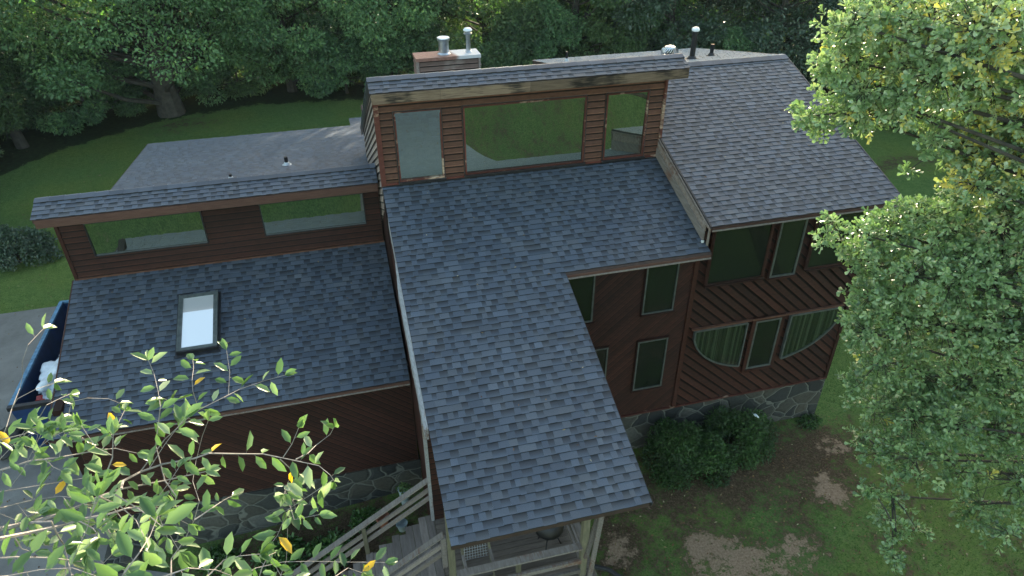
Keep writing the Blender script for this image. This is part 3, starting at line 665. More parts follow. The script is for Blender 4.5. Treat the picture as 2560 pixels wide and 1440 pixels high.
# --- stone base
def stonewall(name, a, b, l, parent=house):
    mb = MB(); mb.box(a, b); o = mb.build(name, M['stone'], parent); o['label'] = l; return o
stonewall('foundation', (2.9, YW-.0, -7.6), (11.24, YW+.3, ZS-.012), 'stone base under the right wing')
stonewall('foundation', (11.10, YW+.3, -7.6), (11.24, 7.4, ZS-.012), 'stone base of the right end')
# --- left lower front wall
YV = -2.14
wll = wallbody('wall', (-7.0, YV+.02, -6.45), (0.02, YV+.2, -3.45), label='left lower front wall of diagonal dark siding')
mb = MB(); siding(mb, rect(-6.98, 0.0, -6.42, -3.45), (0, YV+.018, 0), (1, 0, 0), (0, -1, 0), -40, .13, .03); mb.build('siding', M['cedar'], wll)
stonewall('foundation', (-7.05, YV-.0, -8.1), (.05, YV+.35, -6.46), 'stone base under the left wing')
stonewall('foundation', (-7.35, YV-.5, -8.1), (-6.6, YV+.3, -7.35), 'stone pier at the left corner')
wallbody('wall', (-7.19, YV+.1, -7.95), (-7.02, 1.6, -3.2), M['cedar'], 'left side wall')
mb = MB(); mb.face([(-7.195, YV, -3.6), (-7.195, 1.62, -3.2), (-7.195, 1.62, -2.2), (-7.195, YV, -3.4)]); mb.build('gable_infill', M['cedar'], wll)
# --- entry vestibule under the porch roof: side wall faces -x, front wall faces -y
YF = -4.45
wv = wallbody('wall', (.06, YF+.02, -7.6), (.2, YW, -1.62), M['cedar'], 'entry side wall with weathered lower boards')
mb = MB(); siding(mb, [(YF, -7.5), (YW, -7.5), (YW, -.98), (YF, -1.66)], (.058, 0, 0), (0, 1, 0), (-1, 0, 0), 0, .16, .022); 
siding(mb, [(YW, -6), (0.0, -6), (0.0, -.16), (YW, -1.0)], (.058, 0, 0), (0, 1, 0), (-1, 0, 0), 0, .16, .022); mb.build('siding', M['cedar'], wv)
wallbody('wall', (.06, YW+.2, -5.9), (.2, 1.5, -.92), M['cedar'], 'hidden inner side wall')
MB().face([(.062, YW+.2, -1.0), (.062, .0, -1.), (.062, .0, -.05), (.062, YW+.2, -.85)]).build('gable_infill', M['cedar'], wv)
MB().box((.0, YF-.03, -7.5), (.065, YF+.09, -1.66)).build('corner_board', M['white_edge'], wv)
MB().box((.03, YF+.09, -7.5), (.060, YF+.55, -3.4)).build('bleached_boards', M['bare_wood'], wv)
wf = wallbody('wall', (.07, YF, -5.9), (2.9, YF+.12, -1.66), M['cedar'], 'entry front wall behind the porch')
mb = MB(); siding(mb, rect(.07, 2.9, -5.9, -1.7), (0, YF-.004, 0), (1, 0, 0), (0, -1, 0), 0, .16, .02); mb.build('siding', M['cedar'], wf)
wallbody('wall', (2.9, YF, -5.9), (3.04, YW, -1.62), M['cedar'], 'entry right side wall')
# --- porch: deck, posts, rails, stairs
porch = empty('porch', (1.5, -5.6, -7.3), 'weathered wooden porch with railings under the long roof', 'porch')
DZ = -5.9
mb = MB(); y = YF-.02
while y > -6.62: mb.box((.06, y-.135, DZ-.035), (2.98, y-.005, DZ+rnd.uniform(-.002, .002))); y -= .14
mb.build('deck_floor', M['deck_floor'], porch)
MB().box((.04, -6.66, DZ-.26), (3.0, -6.62, DZ-.03)).box((.02, -6.62, DZ-.26), (.058, YF, DZ-.04)).box((2.985, -6.62, DZ-.26), (3.02, YF, DZ-.03)).build('rim_joist', M['post'], porch)
for x, y, sw in ((.13, -6.52, .12), (2.72, -6.52, .13), (2.72, -4.6, .11), (1.4, -6.5, .09)):
    top = zc(y)-.15 if sw > .1 else -5.0
    MB().box((x-sw/2, y-sw/2, -7.9), (x+sw/2, y+sw/2, top)).build('post', M['post'], porch)
MB().box((.02, -6.62, zc(-6.5)-.33), (3.2, -6.48, zc(-6.5)-.14)).build('beam', M['post'], porch)
MB().beam((3.22, -6.58, zc(-6.5)-.2), (2.74, -6.6, -5.3), .06, .09).build('knee_brace', M['grey_wood'], porch)
MB().beam((3.05, -6.7, zc(-6.7)-.3), (2.80, -6.66, -6.3), .05, .09).build('knee_brace', M['grey_wood'], porch)
for z, h in ((-5.0, .04), (-5.42, .10), (-5.72, .10)):
    MB().box((.2, -6.60 if h > .05 else -6.62, z-h/2), (2.66, -6.55 if h > .05 else -6.46, z+h/2)).build('rail', M['grey_wood'], porch)
for z, h in ((-5.0, .04), (-5.42, .10), (-5.72, .10)):
    MB().box((2.72 if h > .05 else 2.68, -6.4, z-h/2), (2.76 if h > .05 else 2.80, -4.7, z+h/2)).build('rail', M['grey_wood'], porch)
stairs = empty('porch_stairs', (-1.4, -5.0, -7.8), 'grey plank stairs with sloping handrails going down left from the porch', 'stairs')
RUN, RISE = .305, .205; nst = 9
for i in range(nst):
    x1 = .05-RUN*i; z = DZ-.02-RISE*i
    mb = MB(); wb = RUN/2+.01
    for j in range(2):
        mb.box((x1-(j+1)*wb, -5.98+rnd.uniform(-.03, .03), z-.04), (x1-j*wb-.007, -4.33+rnd.uniform(-.02, .02), z))
    mb.build('tread', M['deck'], stairs)
mb = MB(); 
for y in (-5.72, -4.42): mb.beam((.05, y, DZ-.22), (.05-RUN*nst, y, DZ-.22-RISE*nst), .045, .25)
mb.build('stringer', M['post'], stairs)
def hrail(y, top, x0, x1, slope, lab=None):
    for dz, w_, h_, mt in ((0, .13, .04, M['grey_wood']), (-.30, .04, .10, M['deck']), (-.55, .04, .10, M['deck'])):
        MB().beam((x0, y, top+dz), (x1, y, top+dz+slope*(x1-x0)), w_, h_).build('handrail' if dz == 0 else 'rail', mt, stairs)
SLO = RISE/RUN
hrail(-4.26, -4.84, .06, -3.2, SLO)
hrail(-5.62, -4.97, .10, -3.0, SLO)
for x in (.06, -1.45, -3.1):
    MB().box((x-.045, -4.34, max(-8, DZ-.35+SLO*x)), (x+.045, -4.25, -4.87+SLO*(x-.06))).build('newel_post', M['post'], stairs)
for x in (.09, -1.45, -2.9):
    MB().box((x-.05, -5.70, max(-8, DZ-.4+SLO*x)), (x+.05, -5.60, -5.0+SLO*(x-.1))).build('newel_post', M['grey_wood'], stairs)

OAK=[[5.52,-6.92,4.63,0.4],[5.79,-6.68,4.11,0.45],[5.85,-6.96,4.72,0.53],[6.28,-6.88,4.18,0.61],[6.57,-7.07,4.6,0.67],[6.44,-7.55,4.15,0.65],[6.6,-7.76,4.66,0.7],[7.5,-7.36,3.91,0.71],[7.05,-7.79,4.73,0.6],[5.86,-7.03,3.79,0.42],[6.1,-6.35,3.45,0.32],[5.5,-6.61,3.36,0.27],[5.57,-6.27,3.25,0.18],[6.05,-6.88,3.4,0.37],[5.75,-6.56,3.16,0.19],[6.19,-7.3,3.64,0.42],[6.86,-7.17,3.43,0.38],[7.43,-7.28,3.36,0.52],[7.59,-7.77,3.51,0.51],[5.87,-6.51,3.85,0.37],[6.83,-7.17,2.65,0.09],[6.6,-7.64,3.29,0.27],[7.34,-7.36,3.11,0.39],[7.48,-7.65,3.04,0.52],[7.56,-8.02,3.18,0.51],[7.09,-8.03,2.8,0.44],[8.09,-7.83,2.47,0.54],[7.31,-7.76,2.29,0.39],[7.92,-7.95,2.0,0.61],[7.2,-7.28,1.94,0.4],[7.34,-7.62,1.71,0.54],[6.95,-7.14,1.64,0.47],[6.34,-7.34,1.76,0.35],[6.15,-6.8,1.71,0.18],[5.86,-7.05,1.63,0.17],[6.41,-6.89,1.31,0.24],[6.82,-7.23,1.16,0.48],[6.68,-7.96,1.41,0.51],[7.12,-8.21,1.43,0.59],[7.57,-8.41,1.48,0.6],[8.35,-8.1,1.5,0.63],[6.48,-7.61,0.89,0.4],[6.41,-7.51,0.46,0.24],[6.36,-7.86,0.43,0.4],[6.9,-7.9,0.58,0.54],[7.26,-8.27,0.62,0.61],[7.68,-8.59,0.7,0.61],[8.11,-8.58,0.82,0.56],[6.7,-7.96,-0.1,0.45],[7.35,-8.11,-0.35,0.57],[6.48,-7.92,-0.55,0.28],[7.81,-8.42,-0.36,0.58],[8.18,-8.71,-0.19,0.58],[6.85,-8.03,-1.05,0.47],[7.08,-8.48,-0.86,0.57],[7.19,-9.02,-0.55,0.41],[8.08,-9.01,-0.94,0.52],[6.63,-8.17,-1.47,0.25],[6.8,-8.43,-1.61,0.4],[7.02,-8.87,-1.39,0.5],[7.59,-9.17,-1.51,0.4],[6.25,-9.03,-1.71,0.22],[6.83,-8.89,-2.13,0.33],[6.52,-9.1,-2.25,0.2],[6.49,-9.43,-2.21,0.25],[6.26,-9.7,-2.39,0.25],[7.86,-9.48,-1.95,0.45],[8.37,-9.46,-1.59,0.61],[7.6,-10.13,-1.71,0.36],[7.04,-9.31,-2.46,0.19],[7.66,-7.96,4.08,0.76],[7.96,-8.53,2.69,0.91],[8.29,-9.0,1.08,0.96],[8.65,-9.37,-0.51,0.89]]
TW=[[[-2.8,-11.885,3.903],[-2.699,-11.738,3.751],[-2.596,-11.677,3.694],[-2.407,-11.707,3.747],[-2.235,-11.705,3.812],[-2.165,-11.62,3.755],[-2.005,-11.479,3.619],[-1.804,-11.436,3.587]],[[-2.112,-11.735,3.868],[-2.138,-11.629,3.816],[-2.094,-11.509,3.744],[-1.97,-11.508,3.771],[-1.786,-11.582,3.841],[-1.712,-11.58,3.857],[-1.569,-11.487,3.719],[-1.481,-11.421,3.627],[-1.339,-11.502,3.63],[-1.165,-11.635,3.668],[-1.112,-11.672,3.618],[-1.103,-11.603,3.487]],[[-1.279,-11.615,3.729],[-1.223,-11.514,3.659],[-1.184,-11.402,3.601],[-1.094,-11.402,3.666],[-1.055,-11.479,3.792]],[[-2.69,-12.063,4.026],[-2.55,-11.993,3.952],[-2.501,-11.867,3.822],[-2.384,-11.795,3.752],[-2.298,-11.851,3.829],[-2.137,-11.893,3.873],[-2.072,-11.826,3.82],[-2.001,-11.725,3.679],[-1.895,-11.704,3.634]],[[-2.925,-11.445,3.881],[-2.784,-11.382,3.815],[-2.605,-11.417,3.875],[-2.457,-11.451,3.894],[-2.313,-11.341,3.801],[-2.285,-11.23,3.694],[-2.181,-11.247,3.645]],[[-2.056,-11.348,3.491],[-2.09,-11.197,3.636],[-2.04,-11.245,3.769],[-1.985,-11.213,3.931],[-2.01,-11.094,3.951],[-2.055,-10.929,3.955],[-2.071,-10.894,4.031]],[[-2.173,-11.322,3.567],[-2.041,-11.17,3.645],[-1.885,-11.181,3.781],[-1.796,-11.211,3.859],[-1.676,-11.094,3.825],[-1.61,-10.956,3.755],[-1.461,-10.93,3.769],[-1.321,-11.02,3.858]],[[-1.871,-10.956,3.647],[-1.86,-11.002,3.713],[-1.844,-11.05,3.875],[-1.842,-11.007,3.923],[-1.856,-10.851,3.896],[-1.871,-10.766,3.892]],[[-2.012,-11.846,3.268],[-2.036,-11.711,3.243],[-1.954,-11.681,3.327],[-1.859,-11.686,3.487],[-1.825,-11.62,3.554],[-1.88,-11.449,3.543],[-1.873,-11.308,3.561],[-1.806,-11.274,3.713],[-1.738,-11.312,3.854]],[[-2.878,-11.119,3.775],[-2.817,-11.098,3.872],[-2.829,-10.949,3.882],[-2.834,-10.778,3.889],[-2.8,-10.762,3.961],[-2.736,-10.824,4.102],[-2.685,-10.788,4.19],[-2.654,-10.62,4.178]],[[-2.805,-10.991,3.914],[-2.725,-11.052,4.018],[-2.651,-10.989,4.018],[-2.619,-10.843,3.933]],[[-2.755,-11.105,3.792],[-2.623,-11.119,3.926],[-2.561,-11.132,4.006],[-2.525,-11.022,3.958],[-2.536,-10.907,3.885]],[[-2.611,-11.16,3.636],[-2.481,-11.042,3.932],[-2.381,-11.077,3.966],[-2.314,-10.992,3.871],[-2.304,-10.904,3.756]],[[-2.414,-11.971,3.996],[-2.317,-12.005,4.011],[-2.336,-11.981,3.888],[-2.361,-11.931,3.764],[-2.333,-12.013,3.731],[-2.269,-12.148,3.788]],[[-2.59,-12.125,3.99],[-2.408,-12.183,4.023],[-2.296,-12.164,3.952],[-2.256,-12.08,3.8],[-2.195,-12.045,3.713],[-2.064,-12.131,3.735]],[[-1.724,-12.008,3.285],[-1.587,-11.849,3.187],[-1.448,-11.813,3.143],[-1.283,-11.901,3.21],[-1.101,-11.986,3.253],[-0.884,-11.976,3.158]],[[-1.525,-11.818,2.932],[-1.457,-11.687,2.993],[-1.409,-11.611,3.222],[-1.359,-11.579,3.364],[-1.329,-11.46,3.353]],[[-2.011,-12.025,4.127],[-1.95,-12.043,4.049],[-1.855,-12.159,4.089],[-1.764,-12.268,4.085],[-1.746,-12.279,3.955]],[[-1.817,-12.711,4.342],[-1.747,-12.751,4.464],[-1.702,-12.688,4.481],[-1.709,-12.554,4.403],[-1.697,-12.457,4.397]],[[-2.948,-11.25,3.894],[-2.789,-11.249,3.911],[-2.636,-11.307,3.972],[-2.553,-11.255,3.975],[-2.536,-11.127,3.882]],[[-2.822,-11.622,3.9],[-2.753,-11.516,3.789],[-2.586,-11.516,3.785],[-2.387,-11.571,3.833],[-2.283,-11.553,3.814]],[[-2.745,-11.804,3.944],[-2.666,-11.654,3.814],[-2.589,-11.597,3.77],[-2.43,-11.652,3.815],[-2.267,-11.72,3.814]],[[-2.425,-12.44,4.233],[-2.358,-12.351,4.107],[-2.234,-12.361,4.117],[-2.079,-12.434,4.174],[-1.999,-12.462,4.131]],[[-1.651,-12.549,4.016],[-1.622,-12.414,3.923],[-1.563,-12.341,3.916],[-1.473,-12.408,4.003],[-1.375,-12.471,4.065]],[[-1.77,-12.741,4.344],[-1.632,-12.784,4.438],[-1.523,-12.81,4.49],[-1.457,-12.761,4.387],[-1.433,-12.7,4.256]],[[-1.95,-12.275,4.378],[-1.93,-12.199,4.227],[-1.888,-12.215,4.14],[-1.826,-12.344,4.174]],[[-1.782,-11.894,3.716],[-1.705,-11.831,3.709],[-1.676,-11.704,3.616],[-1.644,-11.657,3.584]],[[-1.897,-11.756,3.891],[-1.862,-11.789,3.801],[-1.925,-11.767,3.639],[-1.867,-11.765,3.553]],[[-1.38,-11.507,3.646],[-1.331,-11.461,3.477],[-1.375,-11.477,3.421],[-1.388,-11.611,3.472]],[[-1.517,-12.193,3.475],[-1.459,-12.202,3.628],[-1.429,-12.151,3.643],[-1.412,-12.05,3.534]],[[-1.183,-12.192,3.345],[-1.139,-12.133,3.347],[-1.083,-12.022,3.243],[-1.014,-12.024,3.177]]]

# --- skylight on the left roof
def on_l(x, y, h=0): n = Vector((0, -PT, 1)).normalized(); return Vector((x, y, zl(y)))+n*h
def slopebox(mb, x0, x1, y0, y1, h0, h1, c=None):
    c = c or (rnd.random(), .5, .5, 1)
    mb.hexa([on_l(x0, y0, h0), on_l(x1, y0, h0), on_l(x1, y1, h0), on_l(x0, y1, h0), on_l(x0, y0, h1), on_l(x1, y0, h1), on_l(x1, y1, h1), on_l(x0, y1, h1)], c); return mb
sx0, sx1, sy0, sy1 = -4.86, -4.03, -1.02, .46
sk = slopebox(MB(), sx0-.06, sx1+.06, sy0-.10, sy1+.05, .012, .026).build('skylight', M['bronze'], house)
sk['label'] = 'skylight with grey metal frame reflecting the bright sky'
f = MB(); slopebox(f, sx0, sx0+.085, sy0, sy1, .026, .13); slopebox(f, sx1-.085, sx1, sy0, sy1, .026, .13); slopebox(f, sx0+.085, sx1-.085, sy1-.085, sy1, .026, .131); slopebox(f, sx0+.085, sx1-.085, sy0, sy0+.07, .026, .127)
f.build('frame', M['alu'], sk)
slopebox(MB(), sx0+.085, sx1-.085, sy0+.07, sy1-.085, .075, .11).build('pane', M['glass_sky'], sk)
slopebox(MB(), sx0-.01, sx0+.02, sy0-.01, sy1+.01, .132, .142).build('cladding', M['alu'], sk)
slopebox(MB(), sx1-.035, sx1+.012, sy0-.01, sy1+.01, .132, .145).build('cladding', M['alu'], sk)
slopebox(MB(), sx0-.02, sx1+.02, sy0-.03, sy0+.02, .03, .12).build('cladding', M['bronze'], sk)
# --- vent pipes
def pipe(x, y, z, r, h, cap=False, boot=True, lab=None, flash=None):
    p = MB().lathe([(r, -.1), (r, h)], (x, y, z), 16).build('vent_pipe', M['black'], house, False)
    if lab: p['label'] = lab
    if boot: MB().lathe([(r*2.6, -.0), (r*2.6, .012), (r*1.9, .02), (r*1.25, .09), (r*1.02, .10)], (x, y, z), 16).build('boot', flash or M['lead'], p)
    if cap: MB().lathe([(r*1.02, h-.03), (r*1.4, h-.02), (r*1.45, h+.02), (r*1.2, h+.06), (r*.7, h+.08), (.001, h+.085)], (x, y, z), 18).build('rain_cap', M['cap'], p)
    return p
pipe(9.19, 3.62, zrb(3.62), .075, .80, True, True, 'tall black stove pipe with white domed cap on the right ridge', M['rubber'])
pipe(10.12, 4.2, zrb(4.2), .055, .34, False, True, 'short black vent pipe beside the tall stove pipe', M['rubber'])
pipe(6.37, 6.27, zrb(6.27), .04, .30, False, True, 'small vent pipe on the rear right slope', M['lead'])
pipe(-2.44, 6.79, zlb(6.79), .055, .27, False, True, 'black vent pipe with pale flashing on the left rear slope')
pipe(-3.99, 5.83, zlb(5.83), .045, .17, False, True, 'short vent pipe just behind the left clerestory ridge')
# turbine vent
tx, ty = 8.62, 3.9; tz = zrb(ty)
tv = MB().lathe([(.17, -.1), (.17, .12), (.20, .13)], (tx, ty, tz), 20).build('turbine_vent', M['black'], house); tv['label'] = 'round silver turbine vent behind the clerestory cap'
mb = MB()
for i in range(20):
    a = i*2*math.pi/20; pts = []
    for j in range(6):
        t = j/5; rr = .15+.10*math.sin(math.pi*(.12+.75*t)); aa = a+t*.75; pts.append((tx+rr*math.cos(aa), ty+rr*math.sin(aa), tz+.14+.22*t))
    for j in range(5):
        p, q_ = Vector(pts[j]), Vector(pts[j+1]); a1 = .16
        r1 = lambda v: Vector((tx+(v.x-tx)*math.cos(a1)-(v.y-ty)*math.sin(a1), ty+(v.x-tx)*math.sin(a1)+(v.y-ty)*math.cos(a1), v.z))
        i1 = r1(p); i2 = r1(q_); i1 = Vector((tx+(i1.x-tx)*.93, ty+(i1.y-ty)*.93, i1.z)); i2 = Vector((tx+(i2.x-tx)*.93, ty+(i2.y-ty)*.93, i2.z))
        mb.face([p, i1, i2, q_])
mb.lathe([(.16, .0), (.14, .035), (.001, .055)], (tx, ty, tz+.355), 20)
mb.build('turbine_head', M['steel'], tv)
MB().lathe([(.12, 0), (.12, .3)], (tx, ty, tz+.1), 12).build('core', M['black'], tv)
# --- chimney chase
cx0, cx1, cy0, cy1, czt = 1.95, 4.03, 7.99, 8.72, .57
ch = MB().box((cx0+.02, cy0+.03, -3.0), (cx1-.02, cy1-.02, czt-.12)).build('chimney', M['chase'], house); ch['label'] = 'boxed wooden chimney chase with rusty metal top'
mb = MB(); siding(mb, rect(cx0+.1, cx1-.08, -1.5, czt-.12), (0, cy0+.029, 0), (1, 0, 0), (0, -1, 0), 0, .16, .045)
siding(mb, rect(cy0+.08, cy1-.03, -1.5, czt-.12), (cx0+.019, 0, 0), (0, 1, 0), (-1, 0, 0), 0, .16, .04); mb.build('siding', M['chase'], ch)
MB().box((cx0-.01, cy0-.02, -1.6), (cx0+.07, cy0+.06, czt-.1)).build('corner_board', M['bare_wood'], ch); MB().box((cx1-.06, cy0-.02, -1.6), (cx1-.01, cy0+.06, czt-.1)).build('corner_board', M['bare_wood'], ch)
mb = MB(); mb.hexa([(cx0-.02, cy0-.03, czt-.1), (cx1+.01, cy0-.03, czt-.1), (cx1+.01, cy1+.01, czt-.1), (cx0-.02, cy1+.01, czt-.1), (cx0-.02, cy0-.03, czt), (cx1+.01, cy0-.03, czt), (cx1+.01, cy1+.01, czt), (cx0-.02, cy1+.01, czt)]); mb.build('chase_cover', M['rust'], ch)
MB().lathe([(.21, 0), (.21, .02), (.165, .06), (.165, .42), (.20, .43), (.205, .50), (.20, .515), (.001, .52)], (2.90, 8.32, czt), 28).build('flue', M['steel'], ch)
MB().lathe([(.197, 0), (.197, .01), (.001, .02)], (2.90, 8.32, czt+.515), 28).build('flue_cap', M['cap'], ch)
MB().lathe([(.10, 0), (.10, .03), (.075, .05), (.075, .55), (.135, .56), (.14, .60), (.08, .62), (.08, .65), (.14, .66), (.145, .70), (.10, .74), (.001, .75)], (3.71, 8.36, czt), 24).build('flue', M['steel'], ch)
MB().lathe([(.146, 0), (.146, .03), (.10, .08), (.001, .09)], (3.71, 8.36, czt+.67), 24).build('flue_cap', M['cap'], ch)
# ================================================================== dumpster
dx0, dx1, dy0, dy1, dz0, dz1 = -10.35, -8.05, 2.45, 7.6, -7.72, -6.35
du = empty('dumpster', (-9.2, 5, -7.8), 'open blue steel roll-off dumpster on the driveway beside the left roof edge', 'dumpster')
mb = MB(); t = .05
mb.box((dx0, dy0, dz0), (dx1, dy1, dz0+.06), (.5,)*4)
mb.hexa([(dx0+.12, dy0, dz0), (dx0+.17, dy0, dz0), (dx0+.17, dy1, dz0), (dx0+.12, dy1, dz0), (dx0, dy0, dz1), (dx0+t, dy0, dz1), (dx0+t, dy1, dz1), (dx0, dy1, dz1)])
mb.hexa([(dx1-.17, dy0, dz0), (dx1-.12, dy0, dz0), (dx1-.12, dy1, dz0), (dx1-.17, dy1, dz0), (dx1-t, dy0, dz1), (dx1, dy0, dz1), (dx1, dy1, dz1), (dx1-t, dy1, dz1)])
mb.hexa([(dx0+.13, dy0-.02, dz0+.003), (dx1-.13, dy0-.02, dz0+.003), (dx1-.13, dy0+.05, dz0+.003), (dx0+.13, dy0+.05, dz0+.003), (dx0+.004, dy0-.10, dz1-.03), (dx1-.004, dy0-.10, dz1-.03), (dx1-.004, dy0-.04, dz1-.03), (dx0+.004, dy0-.04, dz1-.03)])
mb.box((dx0+.003, dy1-.05, dz0), (dx1-.003, dy1-.003, dz1-.01)); body = mb.build('body', M['dumpster'], du)
mb = MB(); mb.box((dx0-.04, dy0-.02, dz1), (dx0+.07, dy1, dz1+.07)); mb.box((dx1-.07, dy0-.02, dz1), (dx1+.04, dy1, dz1+.07)); mb.box((dx0+.08, dy1-.08, dz1), (dx1-.08, dy1, dz1+.07)); mb.build('top_rim', M['rim'], du)
MB().box((dx0-.03, dy0-.16, dz1-.03), (dx1+.03, dy0-.03, dz1+.09)).build('front_rim', M['bronze'], du)
for i in range(7):
    y = dy0+.4+i*.75
    for x in (dx0-.05, dx1+.0): MB().box((x+(.05 if x < -9 else -.0), y, dz0+.05), (x+(.09 if x < -9 else .05), y+.09, dz1-.01)).build('side_rib', M['dumpster'], du)
for x in (dx0+.25, dx1-.35):
    for y in (dy0+.3, dy1-.5): MB().tube([(x, y, dz0-.02), (x+.12, y, dz0-.02)], .1, 12).build('wheel', M['black'], du)
MB().box((dx0+.3, dy0-.30, dz0), (dx1-.3, dy0-.03, dz0+.16)).build('hook_frame', M['dumpster'], du)
mb = MB(); mb.box((dx0+.2, dy0+.1, dz0+.06), (dx1-.2, dy1-.1, dz0+.09)); mb.build('floor_plate', M['dumpster_in'], du)
for k in range(5): MB().tube([(dx0-.05, dy0+.6+k*1.1, dz1-.05), (dx0-.09, dy0+.6+k*1.1, dz1-.09), (dx0-.05, dy0+.66+k*1.1, dz1-.12)], .014, 6).build('tarp_hook', M['black'], du)
# rubbish in the dumpster
def lump(name, loc, size, mat, label, cat, seed, group=None, sub=3, amp=.35, rz=0):
    bm = bmesh.new(); bmesh.ops.create_icosphere(bm, subdivisions=sub, radius=1); r_ = random.Random(seed)
    from mathutils import noise as mn
    for v in bm.verts:
        d = 1+amp*mn.noise(v.co*1.7+Vector((seed, 0, 0)))+amp*.6*abs(mn.noise(v.co*4+Vector((0, seed, 0)))); v.co *= d; v.co.x *= size[0]; v.co.y *= size[1]; v.co.z *= size[2]
    me = bpy.data.meshes.new(name); bm.to_mesh(me); bm.free(); me.materials.append(mat); me.polygons.foreach_set('use_smooth', [True]*len(me.polygons))
    o = bpy.data.objects.new(name, me); C.objects.link(o); o.location = loc; o.rotation_euler[2] = rz
    return tag(o, label, cat, group)
lump('rubbish_bag', (-9.66, 3.72, -6.56), (.42, .66, .24), M['plastic_white'], 'largest crumpled white plastic sheet lying in the blue dumpster', 'rubbish', 3, None, 4, .7)
lump('rubbish_bag', (-9.5, 4.5, -6.62), (.26, .3, .2), M['plastic_white'], 'white bag next to the roof edge in the dumpster', 'rubbish', 8, None, 4, .6)
lump('rubbish_bag', (-9.72, 5.05, -6.68), (.15, .24, .16), M['plastic_white'], 'small white bag furthest back in the dumpster', 'rubbish', 12, None, 3, .6)
lump('dark_rubbish', (-9.3, 4.7, -7.2), (.75, 2.1, .42), M['dumpster_in'], 'dark heap of rubbish filling the dumpster', 'rubbish', 21, None, 4, .5)
def crate(loc, size, rz, mat, name, label, cat):
    mb = MB(); a, b, c = size; mb.box((-a, -b, 0), (a, b, c)); o = mb.build(name, mat); o.location = loc; o.rotation_euler = (.15, .1, rz); tag(o, label, cat)
    f_ = MB(); f_.beam((-a, -b*.6, c+.004), (a*.2, -b*1.1, c+.05), .01, b*.9, (0, 0, 1)); q_ = f_.build('flap', mat); q_.parent = o; return o
crate((-9.75, 5.75, -6.72), (.2, .16, .1), .4, M['card'], 'cardboard_box', 'brown cardboard scrap in the dumpster by the roof edge', 'box')
crate((-9.85, 2.95, -6.75), (.10, .14, .16), .2, M['red'], 'red_container', 'red plastic container near the front of the dumpster', 'container')
crate((-9.60, 2.95, -6.75), (.08, .12, .14), -.3, M['plastic_white'], 'white_container', 'white container beside the red one in the dumpster', 'container')
lump('tarpaulin', (-10.9, 2.6, -7.6), (.42, .55, .14), M['rubber'], 'black rubber sheet heaped on the driveway at the left picture edge', 'tarpaulin', 5, None, 3, .5)
# ================================================================== things on the porch and in the beds
gr_ = empty('kettle_grill', (2.25, -5.75, DZ), 'round black covered grill on the porch deck', 'grill')
MB().lathe([(.05, .42), (.2, .46), (.30, .60), (.31, .66), (.30, .70), (.24, .84), (.1, .92), (.02, .94), (.03, .99), (.001, 1.0)], (2.25, -5.75, DZ), 24).build('bowl_and_lid', M['black'], gr_, True)
for i in range(3):
    a = i*2.1; MB().tube([(2.25+.1*math.cos(a), -5.75+.1*math.sin(a), DZ+.5), (2.25+.28*math.cos(a), -5.75+.28*math.sin(a), DZ)], .014, 6).build('leg', M['black'], gr_)
chair = empty('mesh_chair', (.75, -6.05, DZ), 'folding porch chair with wooden frame and grey mesh back', 'chair')
mb = MB()
for i in range(9): mb.tube([(.45+i*.055, -5.95, DZ+.44), (.5+i*.05, -5.72, DZ+.95)], .004, 4)
for i in range(10): mb.tube([(.45, -5.95+.023*i, DZ+.44+.051*i), (.93, -5.95+.023*i, DZ+.44+.051*i)], .004, 4)
mb.build('backrest', M['lead'], chair)
MB().box((.45, -6.4, DZ+.42), (.93, -5.96, DZ+.45)).build('seat', M['deck_floor'], chair)
for x in (.42, .96):
    MB().beam((x, -6.42, DZ), (x, -5.68, DZ+1.0), .03, .05, (1, 0, 0)).build('leg', M['post'], chair)
    MB().beam((x+.035, -5.75, DZ), (x+.035, -6.42, DZ+.6), .03, .045, (1, 0, 0)).build('leg', M['black'], chair)
    MB().box((x-.03, -6.45, DZ+.62), (x+.03, -5.85, DZ+.645)).build('armrest', M['grey_wood'], chair)
dpipe = MB().tube([(3.35, -5.5, -7.28), (3.7, -5.75, -7.22), (4.1, -6.3, -7.22), (4.3, -7.2, -7.22), (4.35, -8.2, -7.24)], .055, 10).build('drain_pipe', M['rubber']); tag(dpipe, 'black plastic drainpipe lying on the ground right of the porch', 'pipe')
sc_ = lump('plastic_scrap', (8.62, -3.25, -6.02), (.035, .10, .015), M['plastic_white'], 'thin white scrap lying on top of the right shrub', 'scrap', 4, None, 2, .5, .3)
def pot(x, y, z, r, h, mat, label, name='flower_pot'):
    o = MB().lathe([(r*.7, 0), (r, h), (r*1.08, h), (r*1.08, h+.03), (r*.9, h+.03), (r*.85, h-.02), (.001, h-.03)], (x, y, z), 18).build(name, mat); tag(o, label, 'pot'); return o
def gz(x, y): return float(hgt(x, y))
pot(-.45, -2.75, gz(-.45, -2.75)+.25, .14, .5, M['blue_white'], 'tall pale blue pot against the stone base beside the entry wall')
pot(-1.05, -3.0, gz(-1.05, -3.0), .16, .25, M['terracotta'], 'low terracotta pot below the stair handrail')
pot(-.62, -3.3, gz(-.6, -3.3), .13, .2, M['blue_white'], 'small pale pot nearest the stairs')
